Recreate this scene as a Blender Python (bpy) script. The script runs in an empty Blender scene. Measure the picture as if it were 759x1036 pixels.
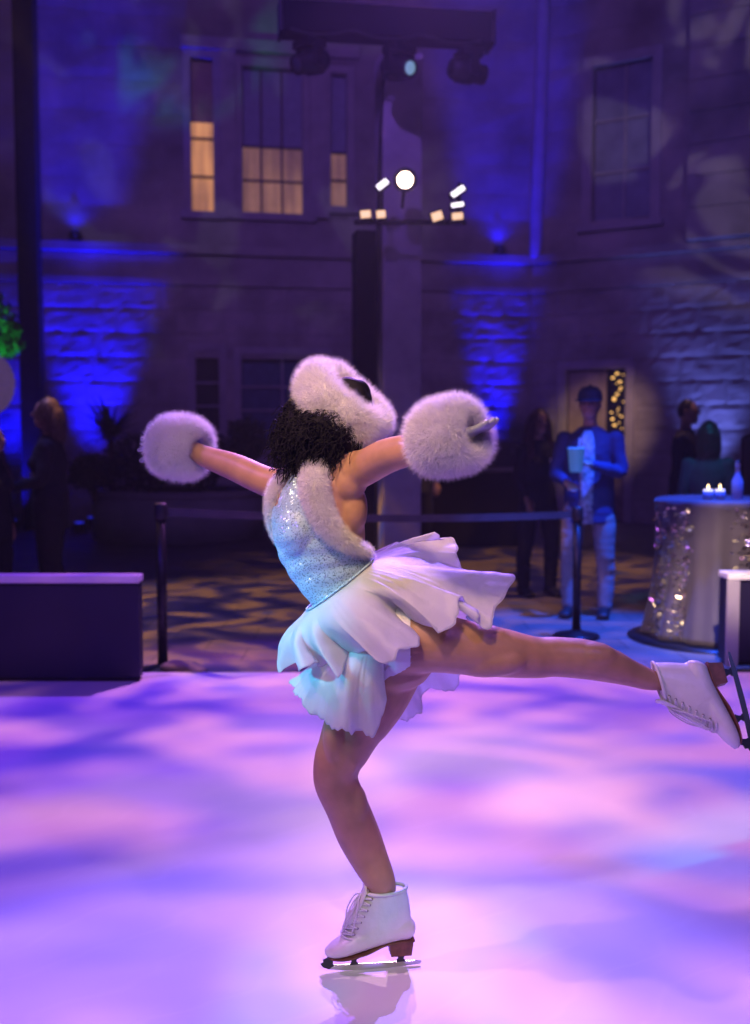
import bpy, bmesh, math, random
import numpy as np
from mathutils import Vector, Matrix, noise
from mathutils.bvhtree import BVHTree

random.seed(7); RNG = np.random.default_rng(7)
sc = bpy.context.scene
COL = sc.collection
R = math.radians

# ------------------------------------------------------------------ camera
FW, FH, FPX = 759.0, 1036.0, 1100.0
CAMH = 1.46
PITCH = math.atan(78.0 / FPX)
cd = bpy.data.cameras.new('camera'); cam = bpy.data.objects.new('camera', cd); COL.objects.link(cam)
cam.location = (0, 0, CAMH); cam.rotation_euler = (math.pi / 2 - PITCH, 0, 0)
cd.sensor_fit = 'VERTICAL'; cd.sensor_height = 36.0; cd.lens = FPX / FH * 36.0
cd.clip_start = 0.05; cd.clip_end = 300
cd.dof.use_dof = True; cd.dof.focus_distance = 2.92; cd.dof.aperture_fstop = 2.4
sc.camera = cam

# ------------------------------------------------------------------ world, view
w = bpy.data.worlds.new('World'); sc.world = w; w.use_nodes = True
wn = w.node_tree; wn.nodes.clear()
wo = wn.nodes.new('ShaderNodeOutputWorld'); wb = wn.nodes.new('ShaderNodeBackground')
sk = wn.nodes.new('ShaderNodeTexSky'); sk.sky_type = 'NISHITA'; sk.sun_disc = False
sk.sun_elevation = R(-4); sk.sun_rotation = R(200)
wb.inputs['Strength'].default_value = 0.05
wn.links.new(sk.outputs[0], wb.inputs[0]); wn.links.new(wb.outputs[0], wo.inputs[0])
sc.view_settings.view_transform = 'Standard'; sc.view_settings.look = 'None'
sc.view_settings.exposure = 0.0; sc.view_settings.gamma = 1.0; sc.view_settings.use_curve_mapping = False
try:
    sc.cycles.use_denoising = True; sc.cycles.max_bounces = 5; sc.cycles.diffuse_bounces = 2; sc.cycles.glossy_bounces = 2
    sc.cycles.sample_clamp_indirect = 4.0; sc.cycles.sample_clamp_direct = 0.0
except Exception:
    pass

# ------------------------------------------------------------------ stage lamps
def spot(name, loc, tgt, energy, color, size, blend=0.4, radius=0.06, gobo=None):
    ld = bpy.data.lights.new(name, 'SPOT'); o = bpy.data.objects.new(name, ld); COL.objects.link(o)
    o.location = loc
    d = Vector(tgt) - Vector(loc)
    o.rotation_euler = d.to_track_quat('-Z', 'Y').to_euler()
    ld.energy = energy; ld.color = color; ld.spot_size = R(size); ld.spot_blend = blend; ld.shadow_soft_size = radius
    if gobo:
        ld.use_nodes = True; nt = ld.node_tree; nt.nodes.clear()
        out = nt.nodes.new('ShaderNodeOutputLight'); em = nt.nodes.new('ShaderNodeEmission')
        tc = nt.nodes.new('ShaderNodeTexCoord'); sx = nt.nodes.new('ShaderNodeSeparateXYZ')
        nt.links.new(tc.outputs['Normal'], sx.inputs[0])
        dv = []
        for k in (0, 1):
            m = nt.nodes.new('ShaderNodeMath'); m.operation = 'DIVIDE'
            nt.links.new(sx.outputs[k], m.inputs[0]); nt.links.new(sx.outputs[2], m.inputs[1]); dv.append(m)
        cb = nt.nodes.new('ShaderNodeCombineXYZ')
        nt.links.new(dv[0].outputs[0], cb.inputs[0]); nt.links.new(dv[1].outputs[0], cb.inputs[1])
        cb.inputs[2].default_value = gobo.get('seed', 0.0)
        nz = nt.nodes.new('ShaderNodeTexNoise'); nz.inputs['Scale'].default_value = gobo.get('scale', 6.0)
        nz.inputs['Detail'].default_value = gobo.get('detail', 1.0); nz.inputs['Distortion'].default_value = gobo.get('dist', 0.8)
        mp = nt.nodes.new('ShaderNodeMapping'); mp.inputs['Scale'].default_value = (*gobo.get('st', (1, 1)), 1)
        nt.links.new(cb.outputs[0], mp.inputs[0]); nt.links.new(mp.outputs[0], nz.inputs['Vector'])
        rp = nt.nodes.new('ShaderNodeValToRGB'); rp.color_ramp.interpolation = gobo.get('interp', 'EASE')
        el = rp.color_ramp.elements
        st = gobo['stops']
        while len(el) < len(st): el.new(0.5)
        for e, (p, c) in zip(el, st): e.position = p; e.color = (*c, 1)
        nt.links.new(nz.outputs['Fac'], rp.inputs[0]); nt.links.new(rp.outputs[0], em.inputs[0])
        em.inputs['Strength'].default_value = 1.0
        nt.links.new(em.outputs[0], out.inputs[0])
    return o

# wash of coloured patches over the ice, from the rig high on the left and from behind
spot('wash_lamp', (-4.0, 2.3, 5.4), (0.5, 4.3, 0), 760, (1, 1, 1), 72, 0.5, 0.10,
     dict(scale=10.0, detail=2.0, dist=1.2, st=(1.4, 0.6), seed=3.1, stops=[(0.32, (0.02, 0.01, 0.75)), (0.44, (0.12, 0.02, 0.75)), (0.51, (0.50, 0.15, 0.95)), (0.58, (0.85, 0.36, 0.85)), (0.64, (0.75, 0.30, 0.85)), (0.72, (0.12, 0.10, 1.0))]))
spot('wash_lamp', (0.4, 9.2, 6.0), (-0.1, 4.9, 0), 2500, (1, 1, 1), 54, 0.5, 0.10,
     dict(scale=11.0, detail=2.0, dist=1.0, st=(0.6, 1.3), seed=8.4, stops=[(0.36, (0.03, 0.01, 0.6)), (0.46, (0.18, 0.04, 0.85)), (0.54, (0.85, 0.26, 0.80)), (0.60, (0.5, 0.15, 0.85)), (0.66, (0.08, 0.06, 1.0))]))
spot('wash_lamp', (2.8, -0.6, 6.0), (0.3, 4.9, 0), 520, (1, 1, 1), 60, 0.6, 0.15,
     dict(scale=8.5, detail=2.0, dist=1.1, st=(0.7, 1.4), seed=12.7, stops=[(0.34, (0.05, 0.03, 0.9)), (0.46, (0.16, 0.07, 0.95)), (0.55, (0.40, 0.16, 0.9)), (0.66, (0.10, 0.14, 1.0))]))  # added front-right fill that colours the skater's shadow on the ice
# soft warm key on the skater from the front of house, with a few coloured flecks
spot('key_lamp', (-1.3, -1.2, 4.0), (0.08, 2.9, 1.35), 270, (1, 1, 1), 31, 0.55, 0.85,
     dict(scale=9.0, detail=1.0, dist=0.6, seed=1.7, stops=[(0.34, (0.75, 0.68, 0.88)), (0.46, (1.0, 0.84, 0.76)), (0.56, (1.0, 0.76, 0.58)), (0.66, (0.70, 0.74, 0.85))]))
spot('warm_lamp', (-0.8, 0.2, 4.4), (-0.03, 2.85, 1.56), 1050, (1.0, 0.60, 0.32), 18, 0.9, 0.30)
spot('cyan_lamp', (-3.2, 1.3, 2.4), (-0.30, 2.88, 0.99), 1050, (0.03, 0.62, 0.9), 9.5, 0.95, 0.05)
spot('amber_lamp', (0.6, -1.5, 3.4), (0.10, 2.62, 0.0), 420, (1, 1, 1), 12, 0.5, 0.05,
     dict(scale=26.0, detail=0.5, dist=0.8, seed=6.3, stops=[(0.36, (0.10, 0.7, 0.8)), (0.46, (0.9, 0.85, 0.25)), (0.56, (1.0, 0.5, 0.35)), (0.66, (0.3, 0.2, 0.8))]))
spot('door_fill_spot', (4.2, 11.5, 5.0), (3.9, 19, 1.5), 1400, (1.0, 0.60, 0.45), 15, 1.0, 0.05)  # added warm fill that brightens the door, no fixture there
spot('rim_lamp', (0.9, 7.6, 5.2), (0.0, 2.9, 1.3), 2400, (0.27, 0.17, 1.0), 30, 0.5, 0.05)
# violet wash on the stone front, pale leaf gobos over it
spot('facade_lamp', (-1.5, 1.0, 7.5), (0.3, 19, 6.9), 2300, (0.30, 0.12, 0.95), 62, 0.9, 0.2)
spot('leaf_lamp', (3.5, 4.0, 6.5), (7.0, 18.5, 6.8), 1900, (1, 1, 1), 30, 0.3, 0.05,
     dict(scale=7.5, detail=1.2, dist=2.2, seed=5.2, stops=[(0.42, (0.02, 0.01, 0.06)), (0.52, (0.05, 0.02, 0.14)), (0.60, (0.45, 0.36, 0.55)), (0.8, (0.5, 0.42, 0.5))]))
spot('leaf_lamp', (-3.0, 4.0, 6.5), (-2.6, 18.5, 6.4), 700, (1, 1, 1), 32, 0.4, 0.05,
     dict(scale=9.0, detail=1.0, dist=1.5, seed=2.2, stops=[(0.45, (0.03, 0.015, 0.10)), (0.56, (0.06, 0.03, 0.14)), (0.64, (0.4, 0.40, 0.5)), (0.8, (0.45, 0.42, 0.5))]))
# warm and blue patches over the paving
PAV = [(0.38, (0.02, 0.02, 0.16)), (0.47, (0.12, 0.08, 0.24)), (0.56, (0.85, 0.40, 0.17)), (0.64, (0.5, 0.25, 0.15)), (0.70, (0.10, 0.14, 0.6))]
spot('paving_lamp', (-3.6, 8.6, 6.0), (-1.1, 8.9, 0), 3000, (1, 1, 1), 50, 0.7, 0.05, dict(scale=9.0, detail=1.5, dist=1.4, seed=9.2, stops=PAV))
spot('paving_lamp', (3.6, 11.0, 6.0), (1.3, 12.2, 0), 1500, (1, 1, 1), 48, 0.7, 0.05, dict(scale=9.0, detail=1.5, dist=1.4, seed=4.4, stops=PAV))
spot('blue_floor_lamp', (2.6, 7.4, 6.0), (1.6, 8.0, 0), 7000, (0.012, 0.09, 1.0), 28, 0.6, 0.05)
spot('sequin_fill_spot', (0.9, 2.0, 4.6), (2.4, 7.2, 0.6), 3600, (1.0, 0.72, 0.5), 11, 0.8, 0.05)  # added warm spot that makes the sequins glint, no fixture there

# ------------------------------------------------------------------ pixel helper: where a sight line meets a plane of depth y
def ray(u, v):
    a = (u - FW / 2) / FPX; b = (FH / 2 - v) / FPX
    cp, sp = math.cos(PITCH), math.sin(PITCH)
    return Vector((a, cp + b * sp, b * cp - sp))
def P(u, v, y):
    d = ray(u, v); return Vector((0, 0, CAMH)) + d * (y / d.y)
def G(u, v, z=0.0):
    d = ray(u, v); return Vector((0, 0, CAMH)) + d * ((z - CAMH) / d.z)
def proj(p):
    cp, sp = math.cos(PITCH), math.sin(PITCH)
    x, y, z = p[0], p[1], p[2] - CAMH
    f = y * cp - z * sp; up = y * sp + z * cp
    return FW / 2 + FPX * x / f, FH / 2 - FPX * up / f
GZ = -0.05    # paving level (the ice deck stands 5 cm proud)

# ------------------------------------------------------------------ mesh tools
class MB:
    def __init__(s): s.v = []; s.f = []; s.n = 0
    def add(s, v, f):
        v = [tuple(q) for q in v]; b = s.n
        s.v += v; s.f += [tuple(i + b for i in q) for q in f]; s.n += len(v); return s
    def box(s, c, size, rz=0.0, M=None):
        hx, hy, hz = (q / 2 for q in size)
        m = M if M is not None else Matrix.Translation(Vector(c)) @ Matrix.Rotation(rz, 4, 'Z')
        vs = [m @ Vector((x, y, z)) for x in (-hx, hx) for y in (-hy, hy) for z in (-hz, hz)]
        return s.add(vs, [(0, 1, 3, 2), (4, 6, 7, 5), (0, 4, 5, 1), (2, 3, 7, 6), (0, 2, 6, 4), (1, 5, 7, 3)])
    def loft(s, *a, **k): return s.add(*loft(*a, **k))
    def tube(s, *a, **k): return s.add(*tube(*a, **k))
    def lathe(s, *a, **k): return s.add(*lathe(*a, **k))
    def ell(s, *a, **k): return s.add(*ellipsoid(*a, **k))
    def build(s, name, m, parent=None, smooth=True, bevel=0.0):
        me = bpy.data.meshes.new(name); me.from_pydata(s.v, [], s.f)
        if bevel:
            bm = bmesh.new(); bm.from_mesh(me)
            bmesh.ops.bevel(bm, geom=bm.edges[:], offset=bevel, segments=2, affect='EDGES', profile=0.6)
            bm.to_mesh(me); bm.free()
        return link(name, me, m, parent, smooth)
def link(name, me, m, parent=None, smooth=True):
    o = bpy.data.objects.new(name, me); COL.objects.link(o)
    if m is not None: me.materials.append(m)
    if smooth and len(me.polygons): me.polygons.foreach_set('use_smooth', [True] * len(me.polygons))
    if parent is not None:
        o.parent = parent
        p = parent; M = Matrix.Identity(4)
        while p is not None:
            M = p.matrix_basis @ M; p = p.parent      # world matrix of the parent chain
        o.matrix_parent_inverse = Matrix.Identity(4)
        if not o.get('_local'): o.matrix_basis = M.inverted()
    return o
def local(name, mb, m, parent, smooth=True, bevel=0.0):
    """a part whose coordinates are already in its parent's frame"""
    o = mb.build(name, m, None, smooth, bevel); o.parent = parent; return o
def thing(name, label, cat, loc=(0, 0, 0), rz=0.0, group=None):
    o = bpy.data.objects.new(name, None); COL.objects.link(o); o.empty_display_size = 0.2
    o.location = loc; o.rotation_euler = (0, 0, rz); tag(o, label, cat, group); return o
def tag(o, label=None, cat=None, group=None, kind=None):
    if label: o['label'] = label
    if cat: o['category'] = cat
    if group: o['group'] = group
    if kind: o['kind'] = kind
    return o

def cr(keys, sub):
    """Catmull-Rom through rows of numbers"""
    K = np.array(keys, float); n = len(K); out = []
    for i in range(n - 1):
        p0, p1, p2, p3 = K[max(i - 1, 0)], K[i], K[i + 1], K[min(i + 2, n - 1)]
        for j in range(sub):
            t = j / sub
            out.append(0.5 * ((2 * p1) + (-p0 + p2) * t + (2 * p0 - 5 * p1 + 4 * p2 - p3) * t * t + (-p0 + 3 * p1 - 3 * p2 + p3) * t ** 3))
    out.append(K[-1]); return np.array(out)
def cr_closed(keys, N, th=None):
    """closed spline through rows, optionally at parameters th (0..1), N samples"""
    K = np.array(keys, float); n = len(K)
    t = np.arange(n) / n if th is None else np.array(th)
    Ke = np.vstack([K[-2:], K, K[:3]]); te = np.concatenate([t[-2:] - 1, t, t[:3] + 1])
    out = np.zeros((N, K.shape[1]))
    for k in range(N):
        x = k / N
        i = int(np.searchsorted(te, x, side='right') - 1)
        h = te[i + 1] - te[i]; s = (x - te[i]) / h
        m0 = (Ke[i + 1] - Ke[i - 1]) / (te[i + 1] - te[i - 1]) * h; m1 = (Ke[i + 2] - Ke[i]) / (te[i + 2] - te[i]) * h
        out[k] = (2*s**3 - 3*s*s + 1) * Ke[i] + (s**3 - 2*s*s + s) * m0 + (-2*s**3 + 3*s*s) * Ke[i + 1] + (s**3 - s*s) * m1
    return out
def loft(keys, n=20, sub=5, ref=(0, 1, 0), cap=True):
    """keys: (x,y,z, rx, ry): ry along the ref direction, rx across"""
    K = cr(keys, sub); ref = Vector(ref).normalized()
    pts = [Vector(k[:3]) for k in K]; V = []; Fc = []
    rows = []
    def frame(i):
        t = (pts[min(i + 1, len(pts) - 1)] - pts[max(i - 1, 0)]).normalized()
        b = ref - ref.dot(t) * t
        if b.length < 0.15: b = Vector((0, 0, 1)) - t.z * t
        b.normalize(); return t, t.cross(b), b
    def ring(c, a, b, rx, ry):
        return [c + a * (rx * math.cos(2 * math.pi * k / n)) + b * (ry * math.sin(2 * math.pi * k / n)) for k in range(n)]
    t, a, b = frame(0); rx, ry = K[0][3], K[0][4]
    if cap:
        for q in (0.25, 0.6, 0.88): rows.append(ring(pts[0] - t * min(rx, ry) * math.sqrt(1 - q * q) * 0.75, a, b, rx * q, ry * q))
    for i in range(len(pts)):
        t, a, b = frame(i); rows.append(ring(pts[i], a, b, max(K[i][3], 1e-4), max(K[i][4], 1e-4)))
    if cap:
        rx, ry = K[-1][3], K[-1][4]
        for q in (0.88, 0.6, 0.25): rows.append(ring(pts[-1] + t * min(rx, ry) * math.sqrt(1 - q * q) * 0.75, a, b, rx * q, ry * q))
    for r in rows: V += r
    for i in range(len(rows) - 1):
        for k in range(n):
            k2 = (k + 1) % n; Fc.append((i * n + k, i * n + k2, (i + 1) * n + k2, (i + 1) * n + k))
    Fc.append(tuple(range(n - 1, -1, -1))); Fc.append(tuple((len(rows) - 1) * n + k for k in range(n)))
    return V, Fc
def tube(pts, r, n=8, sub=4, closed=False):
    rr = r if hasattr(r, '__len__') else [r] * len(pts)
    return loft([(*p, q, q) for p, q in zip(pts, rr)], n, sub, (0.3, 0.9, 0.2), True)
def lathe(prof, n=32, c=(0, 0, 0), axis=None, closed=False, wob=None):
    """prof: (radius, height) pairs"""
    M = Matrix.Translation(Vector(c))
    if axis is not None: M = M @ Vector((0, 0, 1)).rotation_difference(Vector(axis)).to_matrix().to_4x4()
    V = []; Fc = []
    for r, h in prof:
        for k in range(n):
            a = 2 * math.pi * k / n; q = r + (wob(a, h) if wob else 0)
            V.append(M @ Vector((q * math.cos(a), q * math.sin(a), h)))
    m = len(prof)
    for i in range(m if closed else m - 1):
        for k in range(n):
            k2 = (k + 1) % n; j = (i + 1) % m
            Fc.append((i * n + k, i * n + k2, j * n + k2, j * n + k))
    if not closed:
        if prof[0][0] > 1e-6: Fc.append(tuple(range(n - 1, -1, -1)))
        if prof[-1][0] > 1e-6: Fc.append(tuple((m - 1) * n + k for k in range(n)))
    return V, Fc
def ellipsoid(c, r, n=24, m=14, M=None):
    V = []; Fc = []
    M = M or Matrix.Identity(3)
    for i in range(m + 1):
        ph = math.pi * i / m
        for k in range(n):
            a = 2 * math.pi * k / n
            V.append(Vector(c) + M @ Vector((r[0] * math.sin(ph) * math.cos(a), r[1] * math.sin(ph) * math.sin(a), -r[2] * math.cos(ph))))
    for i in range(m):
        for k in range(n):
            k2 = (k + 1) % n; Fc.append((i * n + k, i * n + k2, (i + 1) * n + k2, (i + 1) * n + k))
    return V, Fc
def prism(poly, y0, y1):
    """outline in local x,z extruded along y"""
    n = len(poly); V = [(x, y0, z) for x, z in poly] + [(x, y1, z) for x, z in poly]
    Fc = [tuple(range(n)), tuple(range(2 * n - 1, n - 1, -1))]
    for k in range(n):
        k2 = (k + 1) % n; Fc.append((k, k + n, k2 + n, k2))
    return V, Fc
def fuse(mb, voxel, smooth=6, factor=0.5):
    """one continuous skin over overlapping limbs"""
    me = bpy.data.meshes.new('t'); me.from_pydata(mb.v, [], mb.f)
    bm = bmesh.new(); bm.from_mesh(me); bmesh.ops.recalc_face_normals(bm, faces=bm.faces[:]); bm.to_mesh(me); bm.free()
    o = bpy.data.objects.new('t', me); COL.objects.link(o)
    r = o.modifiers.new('r', 'REMESH'); r.mode = 'VOXEL'; r.voxel_size = voxel
    if smooth:
        s = o.modifiers.new('s', 'SMOOTH'); s.factor = factor; s.iterations = smooth
    dg = bpy.context.evaluated_depsgraph_get(); dg.update()
    out = bpy.data.meshes.new_from_object(o.evaluated_get(dg))
    bpy.data.objects.remove(o); bpy.data.meshes.remove(me)
    return out
def arrays(me):
    V = np.zeros(len(me.vertices) * 3); me.vertices.foreach_get('co', V); V = V.reshape(-1, 3)
    me.calc_loop_triangles(); T = np.zeros(len(me.loop_triangles) * 3, int); me.loop_triangles.foreach_get('vertices', T)
    return V, T.reshape(-1, 3)
def unit(a): return a / np.maximum(np.linalg.norm(a, axis=1, keepdims=True), 1e-9)
def from_np(name, V, quads, tris):
    me = bpy.data.meshes.new(name)
    nq, nt = len(quads), len(tris)
    me.vertices.add(len(V)); me.vertices.foreach_set('co', np.asarray(V, np.float32).ravel())
    me.loops.add(nq * 4 + nt * 3)
    li = np.concatenate([np.asarray(quads, np.int32).ravel(), np.asarray(tris, np.int32).ravel()]).astype(np.int32)
    me.loops.foreach_set('vertex_index', li)
    me.polygons.add(nq + nt)
    st = np.concatenate([np.arange(nq) * 4, nq * 4 + np.arange(nt) * 3]).astype(np.int32)
    me.polygons.foreach_set('loop_start', st)
    me.update(calc_edges=True); me.validate(); return me
def furry(me, n, L, wd, rand=0.5, comb=(0, 0, 0), mask=None, keep=True, lvar=0.4):
    """skin mesh plus n tapering hairs grown from it, as one mesh"""
    V, T = arrays(me)
    A, B, C = V[T[:, 0]], V[T[:, 1]], V[T[:, 2]]
    N = np.cross(B - A, C - A); ar = np.linalg.norm(N, axis=1); N = unit(N)
    pr = ar.copy()
    if mask is not None: pr = pr * mask((A + B + C) / 3, N)
    pr /= pr.sum(); ix = RNG.choice(len(T), n, p=pr)
    r1, r2 = np.sqrt(RNG.random(n))[:, None], RNG.random(n)[:, None]
    p = (1 - r1) * A[ix] + r1 * (1 - r2) * B[ix] + r1 * r2 * C[ix]
    comb = np.asarray(comb, float)
    cm = comb(p) if callable(comb) else comb
    d = unit(N[ix] + cm + rand * RNG.normal(size=(n, 3))); d2 = unit(d + cm * 0.8 + rand * 0.7 * RNG.normal(size=(n, 3)))
    l = L * (1 - lvar + 2 * lvar * RNG.random((n, 1)))
    s = unit(np.cross(d, RNG.normal(size=(n, 3)))) * wd / 2
    p = p - d * L * 0.1
    mid = p + d * l * 0.5; tip = mid + d2 * l * 0.5
    HV = np.stack([p - s, p + s, mid + s * 0.7, mid - s * 0.7, tip], 1).reshape(-1, 3)
    b = np.arange(n)[:, None] * 5
    q = np.concatenate([b, b + 1, b + 2, b + 3], 1); t = np.concatenate([b + 3, b + 2, b + 4], 1)
    if keep:
        o = len(V); return from_np('fur', np.vstack([V, HV]), q + o, np.vstack([T, t + o]))
    return from_np('fur', HV, q, t)

# ------------------------------------------------------------------ materials
def mat(name, base, rough=0.6, metal=0.0, var=0.15, scale=8.0, bump=0.0, bscale=40.0, spec=0.5, sheen=0.0, emit=None, es=0.0, trans=0.0, sss=0.0, alpha=1.0, detail=4.0, coat=0.0):
    m = bpy.data.materials.new(name); m.use_nodes = True; nt = m.node_tree
    b = nt.nodes['Principled BSDF']
    b.inputs['Roughness'].default_value = rough; b.inputs['Metallic'].default_value = metal
    b.inputs['Specular IOR Level'].default_value = spec; b.inputs['Base Color'].default_value = (*base, 1)
    if sheen: b.inputs['Sheen Weight'].default_value = sheen; b.inputs['Sheen Roughness'].default_value = 0.4
    if trans: b.inputs['Transmission Weight'].default_value = trans
    if coat: b.inputs['Coat Weight'].default_value = coat
    if sss:
        b.inputs['Subsurface Weight'].default_value = sss; b.inputs['Subsurface Radius'].default_value = (0.012, 0.005, 0.003); b.inputs['Subsurface Scale'].default_value = 1.0
    if emit: b.inputs['Emission Color'].default_value = (*emit, 1); b.inputs['Emission Strength'].default_value = es
    tc = nt.nodes.new('ShaderNodeTexCoord')
    if var:
        nz = nt.nodes.new('ShaderNodeTexNoise'); nz.inputs['Scale'].default_value = scale; nz.inputs['Detail'].default_value = detail
        nt.links.new(tc.outputs['Object'], nz.inputs['Vector'])
        rp = nt.nodes.new('ShaderNodeValToRGB'); e = rp.color_ramp.elements
        e[0].position = 0.3; e[1].position = 0.7
        e[0].color = (*[c * (1 - var) for c in base], 1); e[1].color = (*[min(1, c * (1 + var)) for c in base], 1)
        nt.links.new(nz.outputs['Fac'], rp.inputs[0]); nt.links.new(rp.outputs[0], b.inputs['Base Color'])
    if bump:
        n2 = nt.nodes.new('ShaderNodeTexNoise'); n2.inputs['Scale'].default_value = bscale; n2.inputs['Detail'].default_value = 5
        nt.links.new(tc.outputs['Object'], n2.inputs['Vector'])
        bp = nt.nodes.new('ShaderNodeBump'); bp.inputs['Strength'].default_value = bump; bp.inputs['Distance'].default_value = 0.01
        nt.links.new(n2.outputs['Fac'], bp.inputs['Height']); nt.links.new(bp.outputs[0], b.inputs['Normal'])
    return m
M_STONE = mat('stone', (0.34, 0.31, 0.28), 0.9, var=0.35, scale=1.6, bump=0.6, bscale=25, detail=8)
M_ASHLAR = mat('ashlar', (0.33, 0.30, 0.28), 0.9, var=0.35, scale=1.1, detail=9, bump=0.35, bscale=40)
M_TRIM = mat('pale_trim', (0.38, 0.35, 0.35), 0.8, var=0.12, scale=4, bump=0.2)
M_JOINT = mat('joint', (0.24, 0.22, 0.20), 0.95)
M_BLACK = mat('black_paint', (0.012, 0.012, 0.014), 0.5, var=0.3)
M_BLACKM = mat('black_metal', (0.02, 0.02, 0.024), 0.35, metal=0.6, var=0.2)
M_DCLOTH = mat('dark_cloth', (0.004, 0.004, 0.007), 0.9, var=0.3, bump=0.3, bscale=60)
M_NAVY = mat('navy_panel', (0.007, 0.005, 0.03), 0.45, var=0.15, scale=4, bump=0.05)
M_SCRIM = mat('grey_scrim', (0.33, 0.31, 0.35), 0.85, var=0.12, scale=5, bump=0.2)
M_WHITE = mat('white_laminate', (0.75, 0.73, 0.75), 0.35, var=0.05)
M_SKIN = mat('skin', (0.43, 0.225, 0.135), 0.45, var=0.12, scale=22, sss=0.12, bump=0.07, bscale=220, detail=8)
M_SKIN2 = mat('guest_skin', (0.42, 0.25, 0.19), 0.5, var=0.06)
M_FUR = mat('white_fur', (0.93, 0.90, 0.88), 0.9, var=0.04, scale=20, spec=0.1)
M_GLOVE = mat('silver_glove', (0.38, 0.39, 0.44), 0.35, metal=0.3, var=0.15, scale=60, bump=0.3, bscale=150)
M_HAIR = mat('black_hair', (0.006, 0.005, 0.006), 0.72, var=0.3, spec=0.15)
M_BRIEF = mat('white_lycra', (0.72, 0.70, 0.74), 0.55, var=0.04, sheen=0.3)
M_BOOT = mat('white_leather', (0.72, 0.68, 0.64), 0.38, var=0.07, scale=20, bump=0.12, bscale=60, coat=0.15)
M_LACE = mat('white_lace', (0.75, 0.72, 0.7), 0.8, var=0.1, bump=0.4, bscale=400)
M_HEEL = mat('stacked_heel', (0.16, 0.055, 0.035), 0.5, var=0.3, scale=60)
M_BLADE = mat('steel_blade', (0.55, 0.55, 0.58), 0.22, metal=1.0, var=0.1)
M_DSTEEL = mat('dark_steel', (0.06, 0.06, 0.07), 0.35, metal=0.8, var=0.2)
M_EYELET = mat('eyelet', (0.25, 0.2, 0.18), 0.4, metal=0.8, var=0.0)
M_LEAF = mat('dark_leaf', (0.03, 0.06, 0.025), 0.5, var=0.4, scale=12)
M_BARK = mat('bark', (0.10, 0.07, 0.05), 0.9, var=0.4, bump=0.6)

def fabric_mat(name, base, sparkle, scale, transl=0.2, sheer=0.0):
    m = mat(name, base, 0.42, var=0.04, scale=20, sheen=0.15, bump=0.12, bscale=170)
    nt = m.node_tree; b = nt.nodes['Principled BSDF']
    tc = nt.nodes.new('ShaderNodeTexCoord'); vo = nt.nodes.new('ShaderNodeTexVoronoi'); vo.inputs['Scale'].default_value = scale
    nt.links.new(tc.outputs['Object'], vo.inputs['Vector'])
    sx = nt.nodes.new('ShaderNodeSeparateColor'); nt.links.new(vo.outputs['Color'], sx.inputs[0])
    gt = nt.nodes.new('ShaderNodeMath'); gt.operation = 'GREATER_THAN'; gt.inputs[1].default_value = 1 - sparkle
    nt.links.new(sx.outputs[0], gt.inputs[0]); hf = nt.nodes.new('ShaderNodeMath'); hf.operation = 'MULTIPLY'; hf.inputs[1].default_value = 0.7; nt.links.new(gt.outputs[0], hf.inputs[0]); nt.links.new(hf.outputs[0], b.inputs['Metallic'])
    mr = nt.nodes.new('ShaderNodeMapRange'); mr.inputs['To Min'].default_value = 0.45; mr.inputs['To Max'].default_value = 0.2
    nt.links.new(gt.outputs[0], mr.inputs[0]); nt.links.new(mr.outputs[0], b.inputs['Roughness'])
    # every sequin tilts its own way
    vm = nt.nodes.new('ShaderNodeVectorMath'); vm.operation = 'SUBTRACT'; vm.inputs[1].default_value = (0.5, 0.5, 0.5)
    nt.links.new(vo.outputs['Color'], vm.inputs[0])
    vs = nt.nodes.new('ShaderNodeVectorMath'); vs.operation = 'SCALE'
    mm = nt.nodes.new('ShaderNodeMath'); mm.operation = 'MULTIPLY'; mm.inputs[1].default_value = 1.1
    nt.links.new(gt.outputs[0], mm.inputs[0]); nt.links.new(mm.outputs[0], vs.inputs['Scale']); nt.links.new(vm.outputs[0], vs.inputs[0])
    bp = [n for n in nt.nodes if n.type == 'BUMP'][0]
    ad = nt.nodes.new('ShaderNodeVectorMath'); nt.links.new(bp.outputs[0], ad.inputs[0]); nt.links.new(vs.outputs[0], ad.inputs[1])
    no = nt.nodes.new('ShaderNodeVectorMath'); no.operation = 'NORMALIZE'; nt.links.new(ad.outputs[0], no.inputs[0])
    nt.links.new(no.outputs[0], b.inputs['Normal'])
    if transl:
        nt.links.new(bp.outputs[0], b.inputs['Normal']); nt.links.new(no.outputs[0], b.inputs['Coat Normal']); nt.links.new(gt.outputs[0], b.inputs['Coat Weight']); b.inputs['Coat Roughness'].default_value = 0.2
        for l_ in list(b.inputs['Metallic'].links) + list(b.inputs['Roughness'].links): nt.links.remove(l_)
        tr = nt.nodes.new('ShaderNodeBsdfTranslucent'); tr.inputs[0].default_value = (*base, 1)
        mx = nt.nodes.new('ShaderNodeMixShader'); mx.inputs[0].default_value = transl
        out = [n for n in nt.nodes if n.type == 'OUTPUT_MATERIAL'][0]
        nt.links.new(b.outputs[0], mx.inputs[1]); nt.links.new(tr.outputs[0], mx.inputs[2]); nt.links.new(mx.outputs[0], out.inputs[0])
        if sheer:
            tp = nt.nodes.new('ShaderNodeBsdfTransparent'); m2 = nt.nodes.new('ShaderNodeMixShader'); m2.inputs[0].default_value = sheer
            nt.links.new(mx.outputs[0], m2.inputs[1]); nt.links.new(tp.outputs[0], m2.inputs[2]); nt.links.new(m2.outputs[0], out.inputs[0])
    return m
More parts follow.
